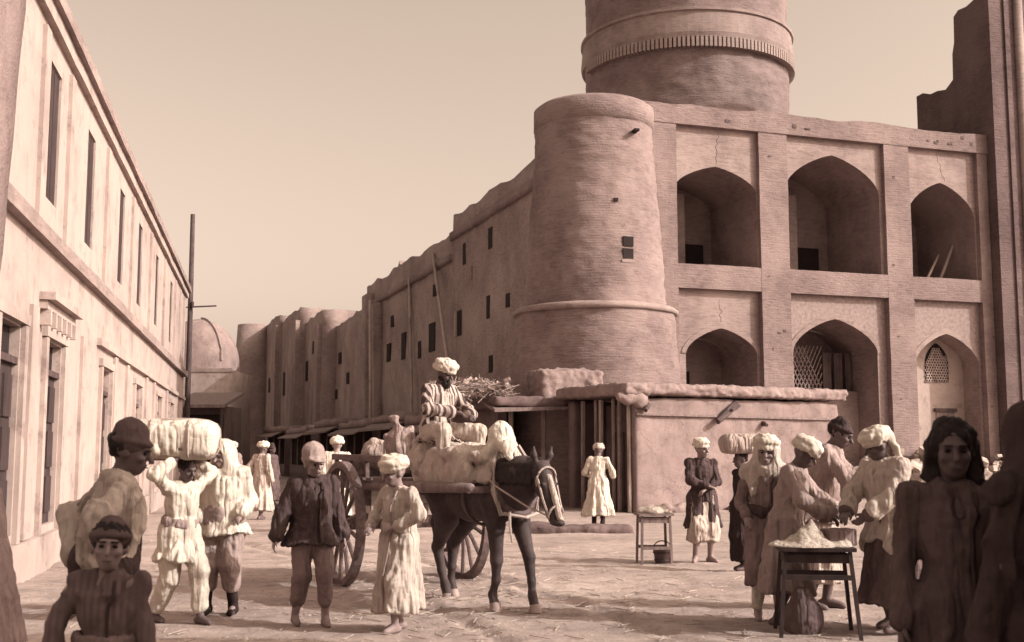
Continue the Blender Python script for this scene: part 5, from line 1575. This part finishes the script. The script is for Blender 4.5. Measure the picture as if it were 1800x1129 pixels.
# saddle cloth over the back, thrown white sheet and padded pommel
f = Field((-.95, -.6, .95), (.65, .6, 2.0), .016)
f.chain([(-.7, 0, 1.17), (-.2, 0, 1.12), (.3, 0, 1.14)], [.29, .315, .29], .06)
f.box((-.1, 0, .85), (1.4, .8, .36), .02, .02, 'sub')
for (x, y, z, a, b, c) in ((-.55, -.1, 1.47, .2, .26, .14), (-.15, -.12, 1.48, .26, .28, .1), (.2, -.05, 1.46, .2, .24, .1), (.0, -.3, 1.3, .24, .07, .14), (-.4, -.31, 1.28, .2, .07, .17), (-.62, -.28, 1.3, .12, .1, .15)):
    f.ell((x, y, z), (a, b, c), .06)
f.obj('saddle_cloth', 'cloth_pale', horse, 1.0, .024, 10, 6, (1, 1, .5), ridge=1.5)
f = Field((0, -.4, 1.3), (.8, .4, 2.0), .014)
f.chain([(.3, -.16, 1.46), (.32, 0, 1.66), (.3, .16, 1.46)], [.07, .1, .07], .05); f.ell((.3, -.02, 1.68), (.09, .11, .12), .04); f.ell((.5, -.06, 1.55), (.1, .09, .07), .04); f.cone((.36, -.05, 1.6), (.62, -.1, 1.46), .06, .03, .04)
f.obj('pommel_pad', 'cloth_white', horse, 1.0, .01, 12, 7, ridge=1.0)

# carry the head and neck low
for ch in horse.children:
    me = ch.data; V = np.empty(len(me.vertices) * 3, np.float32); me.vertices.foreach_get('co', V); V = V.reshape(-1, 3)
    V[:, 2] -= .13 * np.clip((V[:, 0] - .5) / .5, 0, 1) * np.clip((V[:, 2] - .75) / .3, 0, 1)
    me.vertices.foreach_set('co', V.ravel()); me.update()

# ---- cart
CA = R(-63)
CO = Vector((-1.26, 13.76, 0)); CO.z = gz(CO.x, CO.y)
cart = thing('cart', 'two-wheeled wooden cart with tall spoked wheels and long shafts', 'cart', CO, CA)
WR = .70
def wheel_parts():
    rim = MB(); n = 40
    for (r0, r1, w) in ((WR - .075, WR, .045),):
        prof = [(r0, -w), (r1, -w), (r1, w), (r0, w)]
        vs = []; fs = []
        for k in range(n):
            a = 2 * math.pi * k / n; j = 1 + .006 * math.sin(5 * a)
            for (r, y) in prof: vs.append((r * j * math.cos(a), y, r * j * math.sin(a)))
        for k in range(n):
            for q in range(4): fs.append((k * 4 + q, k * 4 + (q + 1) % 4, ((k + 1) % n) * 4 + (q + 1) % 4, ((k + 1) % n) * 4 + q))
        rim.add(vs, fs)
    return rim
spoke_me = hub_me = rim_me = None
for sgn in (-1, 1):
    wr = bpy.data.objects.new('wheel', None); COL.objects.link(wr); wr.parent = cart; wr.location = (0, sgn * .76, WR)
    if rim_me is None:
        o = wheel_parts().build('rim', 'cart_wood', wr); rim_me = o.data
        o = MB().tube([(0, -.16, 0), (0, -.1, 0), (0, 0, 0), (0, .1, 0), (0, .16, 0)], [.06, .09, .11, .09, .06], 12).build('hub', 'cart_wood', wr, smooth=True); hub_me = o.data
        o = MB().tube([(0, 0, .08), (0, .005, .35), (0, 0, WR - .07)], [.028, .024, .027], 6).build('spoke', 'cart_wood', wr); spoke_me = o.data
        first = o
    else:
        link('rim', rim_me, None, wr); link('hub', hub_me, None, wr); first = None
    for k in range(14):
        if k == 0 and first: o = first
        else: o = link('spoke', spoke_me, None, wr)
        o.rotation_euler = (0, 2 * math.pi * k / 14, 0)
MB().box((-.07, -.9, WR - .07), (.07, .9, WR + .07)).build('axle', 'cart_wood', cart, bevel=.01)
SZ = 1.13
for q in (-1, 1):
    MB().tube([(-.95, q * .5, SZ), (.4, q * .53, SZ + .01), (1.4, q * .57, SZ + .02), (2.1, q * .5, SZ + .03), (2.75, q * .42, SZ + .04)], [.05, .064, .062, .056, .045], 8, .04).build('shaft', 'grey_wood', cart, smooth=True)
    MB().box((-.1, q * .5 - .06, WR + .05), (.1, q * .5 + .06, SZ - .03)).build('bolster', 'cart_wood', cart)
    MB().bar((-.9, q * .56, SZ + .32), (.85, q * .56, SZ + .3), .06, .07).build('side_rail', 'cart_wood', cart)
    for x in (-.8, -.3, .25, .75): MB().bar((x, q * .55, SZ + .03), (x, q * .56, SZ + .34), .045, .045).build('rail_stake', 'cart_wood', cart)
for k in range(9):
    x = -.85 + k * .2
    MB().box((x, -.6 + random.uniform(-.03, .03), SZ + .055), (x + .17, .6 + random.uniform(-.03, .03), SZ + .09 + random.uniform(0, .008))).build('plank', 'cart_wood', cart)
MB().bar((2.72, -.45, SZ + .02), (2.72, .45, SZ + .02), .06, .06).build('cross_bar', 'cart_wood', cart)
MB().box((.2, -.35, SZ - .42), (.5, .1, SZ - .2)).build('under_box', 'grey_wood', cart, bevel=.01)
MB().box((.05, -.62, SZ - .3), (.4, -.56, SZ - .22)).build('footboard', 'pale_wood', cart)
def clocal(x, y, z): return CO + Matrix.Rotation(CA, 3, 'Z') @ Vector((x, y, z))

def sack(label, c, r, rot=(0, 0, 0), m='sackcloth', seed=0, neck=None, name='sack'):
    Mx = np.array(Euler(rot).to_matrix())
    e = max(r) * 1.5 + .15
    f = Field((-e, -e, -e), (e, e, e), .016)
    f.ell((0, 0, 0), r, 0, 'add', Mx)
    f.box((0, 0, 0), np.array(r) * np.array((.8, .8, .84)), min(r) * .45, .04, 'add', Mx)
    if neck:
        t = Mx @ np.array((0, 0, r[2])); d = Mx @ np.array((0, 0, 1.0))
        f.cone(t - d * .06, t + d * .02, .09, .04, .05); f.cone(t + d * .02, t + d * (.02 + neck), .03, .05, .02); f.ell(t + d * (.05 + neck), (.07, .05, .03), .02)
    for q in (-1, 1): f.ell(Mx @ (np.array(r) * np.array((q * .75, 0, .75))), (.05, .05, .05), .04)
    o = f.obj(name, m, None, 1.0, .022, 7, seed, loc=tuple(c), ridge=1.3)
    tag(o, label, 'sack'); return o
sack('long pale sack lying across the cart bed', clocal(-.35, -.05, SZ + .32), (.42, .24, .18), (0, .12, 1.0), 'sackcloth', 21)
sack('grey sack slumped low at the tail of the cart', clocal(-.55, -.3, SZ + .2), (.3, .2, .13), (0, 0, .6), 'cloth_sand', 22)
sack('upright grey sack with tied white neck on the cart bed', clocal(.35, -.15, SZ + .38), (.2, .17, .3), (.1, -.3, .3), 'cloth_sand', 23, .06)
sack('small round pale sack behind the driver on the cart', clocal(.62, .12, SZ + .42), (.16, .15, .3), (0, .05, .8), 'cloth_pale', 24)
sack('plump white sack propped between the shafts before the cart bed', clocal(1.12, -.2, SZ + .19), (.16, .15, .2), (0, .1, .2), 'cloth_white', 25)
sack('broad pale sack under the driver, laid over the shafts', clocal(1.42, -.2, SZ + .3), (.3, .3, .22), (0, 0, .2), 'cloth_pale', 26)

# ---- driver
dp_ = clocal(1.55, -.27, 0)
H = 1.62; kk = H / 1.7
f = Fig('driver in striped coat and white turban seated high above the horse\'s rump', (dp_.x, dp_.y), 48, H, (8, 0), (6, 10, 0), ((-.27, -.42), (.3, -.4)), ((-.1, -.34, 1.13), (.16, -.38, 1.1)), ((-1, .3, -.5), (1, .3, -.5)), .012,
        skin='skin_dark', hip=(0, 0, .93), knees=((-.5, -1, .7), (.5, -1, .7)), z=1.72 - .93 * kk, fz=(.42, .42), seed=27)
f.robe('cloth_stripe', .82, 1.15, .24, .24, .06, (1, 1), 1.3, lambda z: .045 if z < 1.38 else 0, name='coat', amp0=.02); f.robe('cloth_pale', .84, 1.0, amp=.03, sleeves=(0, 0), sw=.8, name='shirt', grow=-.012)
f.trousers('cloth_pale', 1.0, .8); f.turban('wrap_white', 1.1); f.beard()

# ================================================================== GOODS TABLES
def table(name, label, at, rz, w, d, h, splay, top=True, m='old_wood', rail=.25):
    x, y = at
    t = thing(name, label, 'table', (x, y, gz(x, y)), rz)
    for sx in (-1, 1):
        for sy in (-1, 1):
            a = Vector((sx * (w / 2 - .05), sy * (d / 2 - .05), h - .03)); b = Vector((sx * (w / 2 - .05 + splay), sy * (d / 2 - .05 + splay), 0))
            MB().bar(b, a, .031, .031).build('leg', m, t)
    for sy in (-1, 1):
        q = 1 - rail / h
        MB().bar((-w / 2 + .05 - splay * q, sy * (d / 2 - .05 + splay * q), rail), (w / 2 - .05 + splay * q, sy * (d / 2 - .05 + splay * q), rail), .03, .04).build('stretcher', m, t)
        MB().bar((-w / 2 + .06, sy * (d / 2 - .055), h - .09), (w / 2 - .06, sy * (d / 2 - .055), h - .09), .025, .07).build('apron', m, t)
    for sx in (-1, 1):
        MB().bar((sx * (w / 2 - .055), -d / 2 + .06, h - .09), (sx * (w / 2 - .055), d / 2 - .06, h - .09), .025, .07).build('apron', m, t)
    n = 4
    for k in range(n):
        y0 = -d / 2 + k * d / n
        MB().box((-w / 2, y0 + .004, h - .03), (w / 2, y0 + d / n - .004, h)).build('board', m, t)
    return t
t1p = P(1150, 990)
table('small_table', 'small spindly table with pale goods by the lit mud wall', t1p, .1, .48, .4, .68, .015, m='grey_wood', rail=.22)
f = Field((-.35, -.3, -.02), (.35, .3, .3), .014)
for (x, y, r) in ((-.1, 0, .11), (.08, .03, .12), (.0, -.08, .1), (.17, -.05, .07)): f.ell((x, y, .02), (r * 1.2, r, r * .7), .03)
o = f.obj('goods_heap', 'goods', None, 1.0, .012, 14, 3, loc=(t1p[0], t1p[1], gz(*t1p) + .68), clip0=0.0); tag(o, 'low heap of pale goods on the small spindly table', 'goods')
def bucket(label, at, r, h, m='leather'):
    b = thing('bucket', label, 'bucket', (at[0], at[1], gz(*at)))
    MB().lathe([(0, .005), (r * .75, 0), (r, h), (r * .93, h), (r * .7, .02), (0, .02)], 20).build('shell', m, b, smooth=True)
    for z in (.25, .75): MB().lathe([(r * (.76 + .25 * z) , h * z - .012), (r * (.78 + .25 * z) + .006, h * z - .012), (r * (.78 + .25 * z) + .006, h * z + .012), (r * (.76 + .25 * z), h * z + .012)], 20).build('hoop', 'iron', b)
    MB().tube([(r * .95 * math.cos(a), 0, h + r * .8 * math.sin(a)) for a in np.linspace(0, math.pi, 12)], .008, 5).build('handle', 'iron', b)
bucket('dark bucket standing under the small spindly table', (t1p[0] + .12, t1p[1] + .05), .13, .2)
t2p = P(1436, 1112)
table('goods_table', 'dark splayed-leg table with mound of white goods in front of the group', t2p, -.12, .62, .46, .74, .06, m='shutter', rail=.5)
f = Field((-.45, -.35, -.03), (.45, .35, .4), .013)
f.cone((-.05, 0, -.1), (-.03, 0, .2), .3, .02, .05); f.ell((-.1, 0, .0), (.28, .22, .05), .04)
f.ell((.15, -.05, .0), (.15, .14, .05), .03)
o = f.obj('goods_mound', 'goods', None, 1.0, .014, 16, 5, loc=(t2p[0], t2p[1], gz(*t2p) + .742), clip0=0.0); tag(o, 'pointed mound of white goods on the splayed-leg table', 'goods')
f = Field((-.2, -.16, -.02), (.2, .16, .25), .012)
f.box((0, 0, .07), (.13, .1, .07), .015, 0)
o = f.obj('box', 'cloth_grey', None, 1.0, .004, 14, 5, loc=(t2p[0] + .22, t2p[1] + .06, gz(*t2p) + .742), rz=.2, clip0=0.0); tag(o, 'grey box beside the white mound on the splayed-leg table', 'box')
f = Field((-.3, -.3, -.05), (.3, .3, .5), .014)
f.ell((0, 0, .12), (.17, .16, .2), .03); f.ell((0, 0, .3), (.09, .09, .08), .05)
o = f.obj('goods_sack', 'cloth_mid', None, 1.0, .012, 9, 6, loc=(t2p[0] - .08, t2p[1] + .15, gz(*t2p) - .0), clip0=0.0, ridge=1.0); tag(o, 'dark sack standing on the ground under the splayed-leg table', 'sack')
